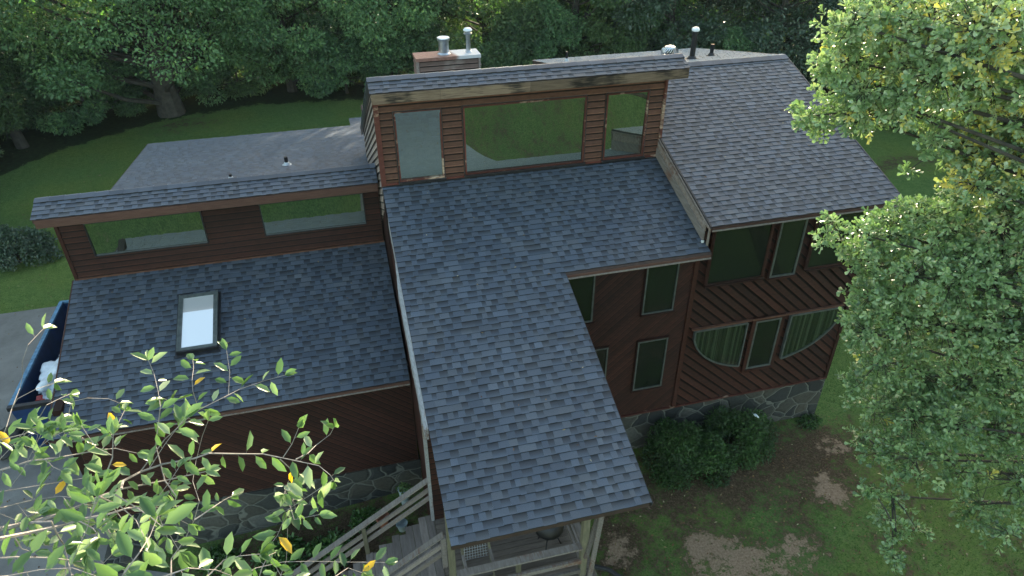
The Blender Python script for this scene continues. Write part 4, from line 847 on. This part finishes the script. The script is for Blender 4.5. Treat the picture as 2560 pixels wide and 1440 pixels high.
# ================================================================== foliage
def clump_leaves(n, cen, rad, size, up=.6, shell=.55, shape='oval', tone=(.45, .2), wl_=.55, out=1.):
    """n leaves per blob, blobs given by cen (k,3), rad (k,3)"""
    k = len(cen); i = RS.randint(0, k, n) if np.isscalar(n) else np.repeat(np.arange(k), n); n = len(i)
    d = RS.normal(size=(n, 3)); d /= np.linalg.norm(d, axis=1, keepdims=True)
    r = (shell+(1-shell)*RS.rand(n))**.8; r = np.where(RS.rand(n) < .25, RS.rand(n)**.5, r)
    P = cen[i]+d*rad[i]*r[:, None]
    ax = d*out+RS.normal(size=(n, 3))*.8; ax[:, 2] -= .25
    nr = RS.normal(size=(n, 3))*.7+d*.5; nr[:, 2] += up
    L = size*RS.uniform(.6, 1.3, n); W = L*wl_
    btone = RS.normal(size=k)*.14
    t = np.clip(tone[0]+btone[i]+RS.normal(size=n)*tone[1], 0, 1)
    return leaves(P, ax, nr, L, W, t, shape)
def tree_mesh(seed, H, cr, zlow, nblob, nleaf, size, mat, tone, lean=0., conic=.0, tw=.28):
    """returns (trunk mesh, crown mesh) in local coordinates, trunk base at the origin"""
    r = random.Random(seed); mb = MB()
    tp = [(0, 0, -.3)]; 
    for i in range(1, 8): tp.append((lean*H*(i/7)**1.2+r.uniform(-.12, .12)*i/3, r.uniform(-.12, .12)*i/3, H*.85*i/7))
    mb.tube(tp, [tw*1.35]+[tw*(1-.12*i) for i in range(1, 8)], 9)
    cen = []; rad = []
    for i in range(nblob):
        u = (i+.5)/nblob; z = zlow+(H-zlow)*u; prof = math.sin(math.pi*min(1, .18+.82*u)**.8)**.6 if not conic else (1-u*.92)
        R = cr*max(.12, prof)*r.uniform(.45, 1.); a = r.uniform(0, 6.283)
        j = min(7, max(1, int(z/(H*.85)*7))); bx, by = tp[min(7, j)][0], tp[min(7, j)][1]
        c = (bx+R*math.cos(a), by+R*math.sin(a), z); s = r.uniform(.7, 1.35)*cr*.28
        cen.append(c); rad.append((s, s, s*.55))
        zb = max(.8, z-R*.55); k = min(zb/(H*.85)*7, 6.99); k0 = int(k); p0 = Vector(tp[k0]).lerp(Vector(tp[k0+1]), k-k0)
        q_ = Vector(c); mid = p0.lerp(q_, .5)+Vector((0, 0, -.15*R*.4)); th = tw*.25*(1.1-u*.5)
        mb.tube([p0, mid, q_], [th, th*.7, th*.25], 5)
    cen = np.array(cen); rad = np.array(rad)
    Vv, Ff, cc = clump_leaves(nleaf, cen, rad, size, .5, .5, 'oval', tone, .6)
    return mb, (Vv, Ff, cc, mat)
def place_tree(name, proto, loc, label, group=None, rz=0., s=1.):
    root = empty(name, loc, label, 'tree', group); root.rotation_euler = (0, 0, rz); root.scale = (s, s, s)
    if 'tm' not in proto:
        t = proto['mb'].build('trunk', M['bark']); Vv, Ff, cc, mt = proto['cr']; c = faces_np('crown', Vv, Ff, cc, mt)
        proto['tm'] = t; proto['cm'] = c
        t.parent = root; c.parent = root
    else:
        for k in ('tm', 'cm'): c = proto[k].copy(); C.objects.link(c); c.parent = root
    return root
def P_(**k): mb, cr = tree_mesh(**k); return {'mb': mb, 'cr': cr}
protos = [P_(seed=1, H=17, cr=5.2, zlow=1.8, nblob=95, nleaf=62000, size=.19, mat=M['leaf_wood'], tone=(.45, .17)),
          P_(seed=2, H=19, cr=4.6, zlow=3.0, nblob=90, nleaf=56000, size=.18, mat=M['leaf_wood'], tone=(.55, .17)),
          P_(seed=3, H=15, cr=4.6, zlow=.6, nblob=95, nleaf=55000, size=.16, mat=M['leaf_light'], tone=(.4, .2)),
          P_(seed=4, H=17, cr=4.0, zlow=.5, nblob=90, nleaf=58000, size=.17, mat=M['leaf_dark'], tone=(.45, .2))]
und = P_(seed=9, H=4.5, cr=2.6, zlow=.3, nblob=40, nleaf=15000, size=.15, mat=M['leaf_wood'], tone=(.3, .18), tw=.08)
und2 = P_(seed=10, H=5.5, cr=2.8, zlow=.4, nblob=40, nleaf=13000, size=.15, mat=M['leaf_light'], tone=(.35, .2), tw=.08)
front = [ # x, y, proto, rz, scale, label
 (-10.2, 30.2, 'big', 0, 1, None),
 (-17.2, 26.6, 'lean', 0, 1, None),
 (-3.2, 32.6, 0, .8, .95, 'broad tree whose lowest boughs droop to the lawn left of the chimney'),
 (3.4, 32.2, 1, 2.1, 1.05, 'dark green tree directly behind the brick-red chimney top'),
 (9.5, 31.4, 2, 0.4, 1.3, 'pale grey-green feathery tree right of the chimney'),
 (15.0, 30.0, 2, 3.3, 1.2, 'light tree standing behind the turbine vent'),
 (20.5, 27.6, 3, 1.1, 1.1, 'dense glossy evergreen behind the right roof ridge'),
 (26.0, 24.0, 3, 2.7, 1.1, 'dark evergreen at the right of the ridge, nearer than the others'),
 (33.5, 20.5, 0, 1.7, 1.0, 'dark tree beyond the right side lawn'),
 (-23.5, 20.5, 0, 2.0, .85, 'tree at the far left edge of the lawn'),
]
# the big tree with a thick trunk, its own crown hung high over the lawn
big = P_(seed=21, H=19, cr=7.6, zlow=3.4, nblob=120, nleaf=90000, size=.19, mat=M['leaf_wood'], tone=(.5, .17), tw=.62, lean=-.03)
lean = P_(seed=22, H=18, cr=4.2, zlow=6.0, nblob=60, nleaf=30000, size=.18, mat=M['leaf_wood'], tone=(.5, .2), tw=.25, lean=-.16)
for x, y, pr, rz, s, l in front:
    z = gz(x, y)
    if pr == 'big': place_tree('broadleaf_tree', big, (x, y, z), 'big tree with a thick dark trunk standing at the lawn edge, upper left', None, .3, 1)
    elif pr == 'lean': place_tree('leaning_tree', lean, (x, y, z), 'slender tree with a bare grey leaning trunk at the far left', None, 0, 1)
    else: place_tree(('broadleaf_tree', 'broadleaf_tree', 'light_tree', 'evergreen_tree')[pr], protos[pr], (x, y, z), l, None, rz, s*.97)
r = random.Random(5); G = 'trees of the wood behind the lawn'
for i, (x, y) in enumerate([(-32, 27), (-29, 38), (-25, 33), (-6.5, 38), (0.5, 38), (7, 38.5), (19, 36), (25, 31), (30.5, 28), (36, 27), (42, 19), (44, 28), (36, 34), (28, 38), (21, 41), (40, 10), (-34, 16)]):
    pr = (0, 1, 0, 1, 3, 0, 2)[i % 7]
    place_tree(('broadleaf_tree', 'broadleaf_tree', 'light_tree', 'evergreen_tree')[pr], protos[pr], (x+r.uniform(-.8, .8), y+r.uniform(-.8, .8), gz(x, y)), 'tall leafy tree in the second rank of the wood behind the lawn', G, r.uniform(0, 6.28), r.uniform(.72, .95))
GU = 'undergrowth shrubs at the edge of the wood'
for i, (x, y) in enumerate([(-21, 22.5), (-19.3, 25.5), (-14.5, 29.5), (-13, 31.5), (-6.4, 32.6), (-6.5, 35.5), (.2, 31.4), (6.4, 31.6), (11, 29.6), (13, 28.9), (17.5, 28.0), (22.8, 23.7), (28.8, 20.7), (-26, 14), (-27, 19), (-29, 24), (-25.5, 28), (-30, 31), (-21, 30), (-22, 40), (-27, 41), (-18.5, 44), (-31, 38), (-18.6, 30.6), (-20.5, 34), (-16.8, 33.6), (-12.2, 34), (-8.3, 32.4), (-4.6, 33.4), (3.2, 30.6), (31.5, 17.5), (-15, 34), (0, 34.5), (5, 35), (-23, 27), (38, 14), (-2.5, 35.3), (-10.5, 34)]):
    place_tree('forest_shrub', (und, und2, und)[i % 3], (x, y, gz(x, y)), 'leafy shrub filling the gaps between the trunks at the wood edge', GU, r.uniform(0, 6.28), r.uniform(.8, 1.15))
GF = 'sunlit trees beyond the far meadow'
farp = P_(seed=12, H=12, cr=4.5, zlow=.5, nblob=50, nleaf=12000, size=.4, mat=M['leaf_far'], tone=(.5, .2))
for i in range(14):
    x = -75+i*12+r.uniform(-3, 3); y = 112+r.uniform(-4, 8)
    place_tree('far_tree', farp, (x, y, gz(x, y)), 'sunlit yellow-green tree beyond the far meadow', GF, r.uniform(0, 6.28), r.uniform(.5, .75))
# shrubs
def bush(name, loc, rx, ry, rz_, n, size, mat, label, cat='shrub', tone=(.45, .2), group=None, nb=26, seed=1):
    r = random.Random(seed); cen = []; rad = []; root = empty(name, loc, label, cat, group)
    for i in range(nb):
        a = r.uniform(0, 6.283); e = math.asin(r.uniform(-.1, 1)); k = r.uniform(.55, .8)
        cen.append((rx*k*math.cos(a)*math.cos(e), ry*k*math.sin(a)*math.cos(e), rz_*(.15+.72*k/.8*math.sin(e)))); s = r.uniform(.25, .38); rad.append((rx*s, ry*s, rz_*s*.9))
    mb = MB()
    for c in cen[::2]: mb.tube([(0, 0, -.1), (c[0]*.4, c[1]*.4, c[2]*.4+.1), c], [.03, .02, .008], 5)
    t = mb.build('stems', M['bark']); t.parent = root
    Vv, Ff, cc = clump_leaves(n, np.array(cen), np.array(rad), size, .8, .5, 'oval', tone, .55)
    c = faces_np('foliage', Vv, Ff, cc, mat); c.parent = root; return root
bush('shrub', (6.55, -3.15, -7.35), 1.05, .95, 1.35, 16000, .065, M['leaf_bush'], 'rounded dark green shrub nearer the porch, against the stone base', seed=3)
bush('shrub', (8.25, -3.1, -7.35), 1.15, .92, 1.35, 17000, .065, M['leaf_bush'], 'rounded dark green shrub further right, below the half-oval window', seed=4)
bush('shrub', (7.35, -3.55, -7.35), .75, .7, 1.0, 8000, .065, M['leaf_bush'], 'lower front part shrub between the two rounded ones', seed=5)
bush('low_plant', (10.85, -2.75, -7.35), .4, .28, .22, 700, .08, M['leaf_bush'], 'small low plant at the right corner of the stone base', seed=6)
bush('lawn_shrub', (-13.6, 13.4, gz(-13.6, 13.4)), 1.5, 1.1, 1.5, 9000, .10, M['leaf_dark'], 'grey-green rounded shrub on the left lawn above the dumpster', seed=7)
bush('lawn_shrub', (-16.6, 15.2, gz(-16.6, 15.2)), 1.7, 1.6, 2.2, 11000, .11, M['leaf_wood'], 'taller shrub at the left picture edge on the lawn', seed=8)
bush('lawn_shrub', (-18.4, 18.8, gz(-18.4, 18.8)), 1.6, 1.4, 2.4, 9000, .12, M['leaf_light'], 'light green shrub at the left picture edge behind the taller one', seed=9)
bush('fern_plant', (-3.4, -3.2, gz(-3.4, -3.2)), .7, .45, .45, 1500, .11, M['leaf_bush'], 'ferny plant below the stone base left of the stairs', 'plant', (.6, .2), seed=10)
bush('fern_plant', (-2.3, -3.5, gz(-2.3, -3.5)), .6, .5, .5, 1500, .11, M['leaf_bush'], 'green leafy plant beside the stair handrail', 'plant', (.75, .2), seed=11)
bush('fern_plant', (-1.45, -2.85, gz(-1.45, -2.85)), .4, .35, .4, 900, .10, M['leaf_bush'], 'small plant between the terracotta pot and the stone base', 'plant', (.7, .2), seed=12)
bush('fern_plant', (-4.9, -2.9, gz(-4.9, -2.9)), .5, .4, .35, 900, .11, M['leaf_bush'], 'low plant at the left end of the bed below the stone base', 'plant', (.6, .2), seed=13)
bush('fern_plant', (-3.0, -4.4, gz(-3.0, -4.4)), .9, .5, .4, 1800, .10, M['leaf_bush'], 'spreading ground plant at the foot of the stairs', 'plant', (.5, .2), seed=14)
bush('potted_plant', (-.45, -2.75, gz(-.45, -2.75)+.72), .2, .2, .22, 300, .07, M['leaf_light'], 'pale plant growing in the tall blue pot', 'plant', (.7, .2), seed=15, nb=8)
# ---- near oak at the right
oak = empty('oak_tree', (14.2, -9.3, -7.3), 'large oak with glossy green and sunlit yellow leaves filling the right side of the picture', 'tree')
mb = MB(); tr = [(14.2, -9.3, -7.6), (13, -9.5, -5), (11.6, -9.7, -2.2), (10.4, -9.8, .2), (9.5, -9.8, 2.2), (8.9, -9.6, 4), (8.6, -9.3, 6), (8.5, -9.0, 8)]
mb.tube(tr, [.34, .28, .25, .22, .19, .16, .11, .05], 12); mb.build('trunk', M['bark'], oak)
cen = np.array([o[:3] for o in OAK]); rr_ = np.array([o[3] for o in OAK]); mb = MB()
def tpt(z):
    for a, b in zip(tr, tr[1:]):
        if a[2] <= z <= b[2]: return Vector(a).lerp(Vector(b), (z-a[2])/(b[2]-a[2]))
    return Vector(tr[-1] if z > 0 else tr[0])
for i, o in enumerate(OAK):
    if rr_[i] < .30: 
        d = np.linalg.norm(cen-cen[i], axis=1)+np.where(rr_ <= rr_[i], 9, 0); j = int(np.argmin(d)); a = Vector(cen[j])
        mb.tube([a, (a+Vector(o[:3]))/2+Vector((0, 0, .04)), Vector(o[:3])], [.018, .013, .006], 5)
    else:
        a = tpt(o[2]-.9-.25*rnd.random()); b = Vector(o[:3]); mid = a.lerp(b, .55)+Vector((rnd.uniform(-.2, .2), rnd.uniform(-.2, .2), rnd.uniform(-.05, .25)))
        mb.tube([a, a.lerp(mid, .5)+Vector((0, 0, .08)), mid, b], [.055, .04, .028, .012], 6)
# rosettes
nros = np.maximum(6, (rr_**2*400*np.array([.55 if o[2] < -.9 else 1. for o in OAK])).astype(int)); nros = np.minimum(nros, 190)
i = np.repeat(np.arange(len(OAK)), nros); n = len(i)
d = RS.normal(size=(n, 3)); d /= np.linalg.norm(d, axis=1, keepdims=True); rad = (RS.rand(n)**.45)*1.12
cl = cen[i]+d*(rr_[i]*rad)[:, None]*np.array([1, 1, .85])
for k in range(0, n, 2):
    a = Vector(cen[i[k]]); b = Vector(cl[k]); mb.tube([a.lerp(b, .15), a.lerp(b, .6)+Vector((0, 0, .02)), b], [.008, .005, .003], 3, False)
mb.build('limbs', M['bark'], oak)
m_ = 9
td = d*.9+RS.normal(size=(n, 3))*.5+np.array([-.15, -.25, .35]); td /= np.linalg.norm(td, axis=1, keepdims=True)
A, B, Cc = rot_frames(td, RS.rand(n)*6.28)
ph = (np.arange(m_)*2.4)[None]+RS.rand(n, 1)*6.28; ph = ph+RS.normal(size=(n, m_))*.25
tilt = np.linspace(.35, 1.35, m_)[None]+RS.normal(size=(n, m_))*.15
ax = (A[:, None]*np.cos(ph)[..., None]+B[:, None]*np.sin(ph)[..., None])*np.sin(tilt)[..., None]+Cc[:, None]*np.cos(tilt)[..., None]
st_ = cl[:, None]-Cc[:, None]*(np.linspace(0, .09, m_)[None, :, None])
nr = Cc[:, None]*1.0-ax*.2+RS.normal(size=(n, m_, 3))*.15
L = RS.uniform(.055, .115, (n, m_))
rt = np.clip(.42+.24*RS.normal(size=n)*.6+.05*(cl[:, 2]), 0, .92)
ypb = np.array([.5 if k in (6, 18, 22, 23, 24, 25) else (.05 if k < 27 else .004) for k in range(len(OAK))]); yl = RS.rand(n) < ypb[i]; rt = np.where(yl, RS.uniform(.9, 1., n), rt)  # yellow rosettes paint sunlight onto the upper right of the crown
tt = np.clip(rt[:, None]+RS.normal(size=(n, m_))*np.where(yl, .03, .17)[:, None], 0, np.where(yl, 1, .935)[:, None])
Vv, Ff, cc = leaves(st_.reshape(-1, 3), ax.reshape(-1, 3), nr.reshape(-1, 3), L.ravel(), L.ravel()*.5, tt.ravel(), 'oak', .18)
faces_np('crown', Vv, Ff, cc, M['leaf_oak'], oak)
# ---- near cherry-like tree at the lower left
near = empty('broad_leaved_tree', (-4.4, -12.6, -7.9), 'near tree with broad lance-shaped leaves and pale twigs reaching in from the lower left', 'tree')
mb = MB(); tk = [(-4.6, -12.8, -8.0), (-4.5, -12.8, -4), (-4.35, -12.7, -.5), (-4.1, -12.5, 2.2), (-3.6, -12.2, 3.6)]
mb.tube(tk, [.2, .16, .12, .08, .045], 10); mb.build('trunk', M['bark'], near)
mb = MB(); LP = []; LA = []; LN = []; LL = []; LT = []
def addleaf(p, ax, L, t, up=None):
    LP.append(p); LA.append(ax); nv = Vector((rnd.gauss(0, .45), rnd.gauss(-.35, .4), 1.0)) if up is None else up; LN.append(nv); LL.append(L); LT.append(t)
camo = Vector((-.80335, -14.56723, 6.6554))
def twig(pl, r0, sp=.062, leafL=.085, start=0., p_leaf=.86, side=.35, depth=0):
    pl = [Vector(p) for p in pl]; n_ = len(pl)
    mb.tube(pl, [max(.0016, r0*(1-.8*i/(n_-1))) for i in range(n_)], 5)
    acc = 0; sgn = 1; tot = sum((b-a).length for a, b in zip(pl, pl[1:])); s_ = 0
    for a, b in zip(pl, pl[1:]):
        d = b-a; L = d.length; d = d.normalized(); t = sp-acc
        while t < L:
            p = a+d*t; fr = (s_+t)/tot
            if fr > start:
                sd = d.cross((p-camo).normalized()).normalized()*sgn; sgn = -sgn
                if rnd.random() < p_leaf:
                    ax = (sd*1.0+d*rnd.uniform(.3, .9)+Vector((rnd.gauss(0, .25), rnd.gauss(0, .25), rnd.gauss(-.12, .3)))).normalized()
                    tn = rnd.gauss(.5, .2); tn = min(.93, max(0, tn)); 
                    if rnd.random() < .028: tn = .99
                    elif rnd.random() < .08: tn = .91
                    pe = p+ax*rnd.uniform(.008, .018); mb.tube([p, pe], .0009, 3, False)
                    addleaf(pe, ax, leafL*rnd.uniform(.7, 1.25), tn)
                if depth < 2 and rnd.random() < side*sp*9:
                    ln = rnd.uniform(.12, .34)*(.7 if depth else 1); dd = (sd*rnd.uniform(.5, 1.)+d*rnd.uniform(.4, 1.)+Vector((0, 0, rnd.uniform(-.1, .35)))).normalized()
                    q1 = p+dd*ln*.5+Vector((rnd.gauss(0, .02),)*3); q2 = p+dd*ln+Vector((0, 0, rnd.uniform(-.04, .06)))
                    twig([p, q1, q2], r0*.4, sp*.62, leafL*.95, .25, p_leaf, side*.5, depth+1)
            t += sp*rnd.uniform(.7, 1.3)
        acc = (L-(t-sp)); acc = max(0, min(acc, sp)); s_ += L
    d = (pl[-1]-pl[-2]).normalized()
    for k in range(3):
        ax = (d+Vector((rnd.gauss(0, .45), rnd.gauss(0, .3), rnd.gauss(0, .35)))).normalized(); addleaf(pl[-1], ax, leafL*rnd.uniform(.8, 1.2), min(.93, max(0, rnd.gauss(.6, .15))))
names_ = 'A B B2 C D E F G H I J K K2 L M N O P Q R1 R2 R3 R4 R5 R6 R7 R8 R9 S1 S2 S3'.split()
prm = dict(A=(.014, .2, .5), B=(.007, 0., .25), C=(.011, .1, .7), D=(.007, .1, .4), E=(.004, .35, .1), F=(.004, .15, .12), G=(.003, .1, .05), H=(.004, .0, .25), I=(.003, .9, 0), J=(.003, .7, .1), K=(.003, .5, .05), K2=(.003, .85, 0), L=(.006, .3, .2), M=(.005, .1, .5), N=(.003, .1, .3), O=(.002, .75, 0), P=(.004, 0, .12), Q=(.004, 0, .12), R6=(.004, 0, .15), R4=(.004, 0, .25))
for nm_, pl in zip(names_, TW):
    r0, stt, sd = prm.get(nm_, (.004, .0, .45))
    big_ = {'P': .115, 'Q': .085, 'R6': .085, 'R5': .09, 'B': .10}.get(nm_, .082)
    twig(pl, r0, .066, big_*1.12, stt, .84, sd*.62)
top = Vector(tk[-1])
for nm_, pl in zip(names_, TW):
    if nm_ in ('A', 'C', 'D', 'R1', 'R2', 'R3', 'R4', 'M', 'Q', 'R6'):
        a = Vector(pl[0]); mb.tube([top, top.lerp(a, .5)+Vector((0, 0, .05)), a], [.03, .02, .008], 6)
mb.build('twigs', M['twig'], near)
LPa = np.array([tuple(v) for v in LP]); LAa = np.array([tuple(v) for v in LA]); LNa = np.array([tuple(v) for v in LN]); LLa = np.array(LL); LTa = np.array(LT)
Vv, Ff, cc = leaves(LPa, LAa, LNa, LLa, LLa*.46, LTa, 'oval', .16)
faces_np('crown', Vv, Ff, cc, M['leaf_near'], near)
# ---- grass blades and fallen leaves
n = 90000
x = RS.uniform(3.3, 22, n); y = RS.uniform(-10, 12, n); dist = np.hypot(x-1, y+14)
keep = ((y < -2.5) | (x > 11.3)) & (RS.rand(n) < np.clip(12/dist, 0, 1))
dk = .12+.6*np.exp(-((x-6.3)/.8)**2-((y+6.2)/1)**2)+.5*np.exp(-((x-7.9)/.6)**2-((y+6.6)/.7)**2)+.42*np.exp(-((x-7.4)/3.6)**2-((y+4.6)/.9)**2)+.45*np.exp(-((x-7.5)/4.3)**2-((y+3)/1.2)**2)+.4*np.exp(-((x-9.9)/.5)**2-((y+5)/.8)**2)
keep &= RS.rand(n) > dk*1.2+.35*(x < 12)*(y < -2)
x, y = x[keep], y[keep]; n = len(x); z = hgt(x, y)
B0 = np.stack([x, y, z-.01], 1); a = RS.rand(n)*6.28; h = RS.uniform(.03, .075, n); w_ = .012
dirv = np.stack([np.cos(a), np.sin(a), 0*a], 1); tip = B0+np.stack([RS.normal(size=n)*.03, RS.normal(size=n)*.03, h+.01], 1)
Vv = np.stack([B0-dirv*w_, B0+dirv*w_, tip], 1).reshape(-1, 3); Ff = np.arange(n*3).reshape(-1, 3); cc = np.ones((n, 3, 4)); cc[:, :, 0] = np.clip(RS.normal(size=n)*.22+.5, 0, .95)[:, None]
gr = faces_np('grass', Vv, Ff, cc.reshape(-1, 4), M['grassblade']); tag(gr, None, None, kind='stuff')
n = 1500
x = np.concatenate([RS.uniform(3.4, 12, n//2), RS.uniform(-18, 14, n//4), RS.uniform(-14, -7.4, n//4)]); y = np.concatenate([RS.uniform(-9, -2.6, n//2), RS.uniform(10, 28, n//4), RS.uniform(-6, 14, n//4)])
n = len(x); P0 = np.stack([x, y, hgt(x, y)+.055*(1)], 1); P0[:n//2, 2] -= .035
Vv, Ff, cc = leaves(P0, RS.normal(size=(n, 3))*np.array([1, 1, .15]), np.array([0, 0, 1.])+RS.normal(size=(n, 3))*.25, RS.uniform(.04, .09, n), RS.uniform(.02, .05, n), RS.rand(n), 'oval')
M['litter'] = leaf_mat('fallen_leaf', [(0, (.07, .035, .02)), (.5, (.14, .075, .04)), (.85, (.22, .16, .07)), (1, (.34, .30, .2))], .7, .1, .2)
k = 34; xr = np.concatenate([RS.uniform(7, 11.3, k), RS.uniform(.2, 3.2, k), RS.uniform(-7, -.3, k)]); yr_ = np.concatenate([RS.uniform(-2.7, 2.4, k), RS.uniform(-7.5, -.3, k), RS.uniform(-2.4, 1.2, k)])
zr_ = np.concatenate([zr(yr_[:k]), zc(yr_[k:2*k]), zl(yr_[2*k:])])+.026
V2, F2, c2 = leaves(np.stack([xr, yr_, zr_], 1), RS.normal(size=(3*k, 3))*np.array([1, 1, .05]), np.array([0, -PT, 1.])+RS.normal(size=(3*k, 3))*.1, RS.uniform(.03, .07, 3*k), RS.uniform(.015, .03, 3*k), RS.rand(3*k), 'oval', .1)
Ff = np.concatenate([Ff, F2+len(Vv)]); Vv = np.concatenate([Vv, V2]); cc = np.concatenate([cc, c2])
lt = faces_np('fallen_leaves', Vv, Ff, cc, M['litter']); tag(lt, None, None, kind='stuff')

# ---- light haze in the air
hz = MB().box((-110, -40, -15), (110, 160, 22)).build('haze', M['soffit']); tag(hz, None, None, kind='stuff')
hm = bpy.data.materials.new('haze'); hm.use_nodes = True; n = hm.node_tree; n.nodes.remove(n.nodes['Principled BSDF'])
pv = N(n, 'VolumePrincipled'); pv.inputs['Color'].default_value = (.62, .82, 1, 1); pv.inputs['Density'].default_value = .00018; pv.inputs['Anisotropy'].default_value = .2
n.links.new(pv.outputs[0], n.nodes['Material Output'].inputs['Volume']); hz.data.materials[0] = hm
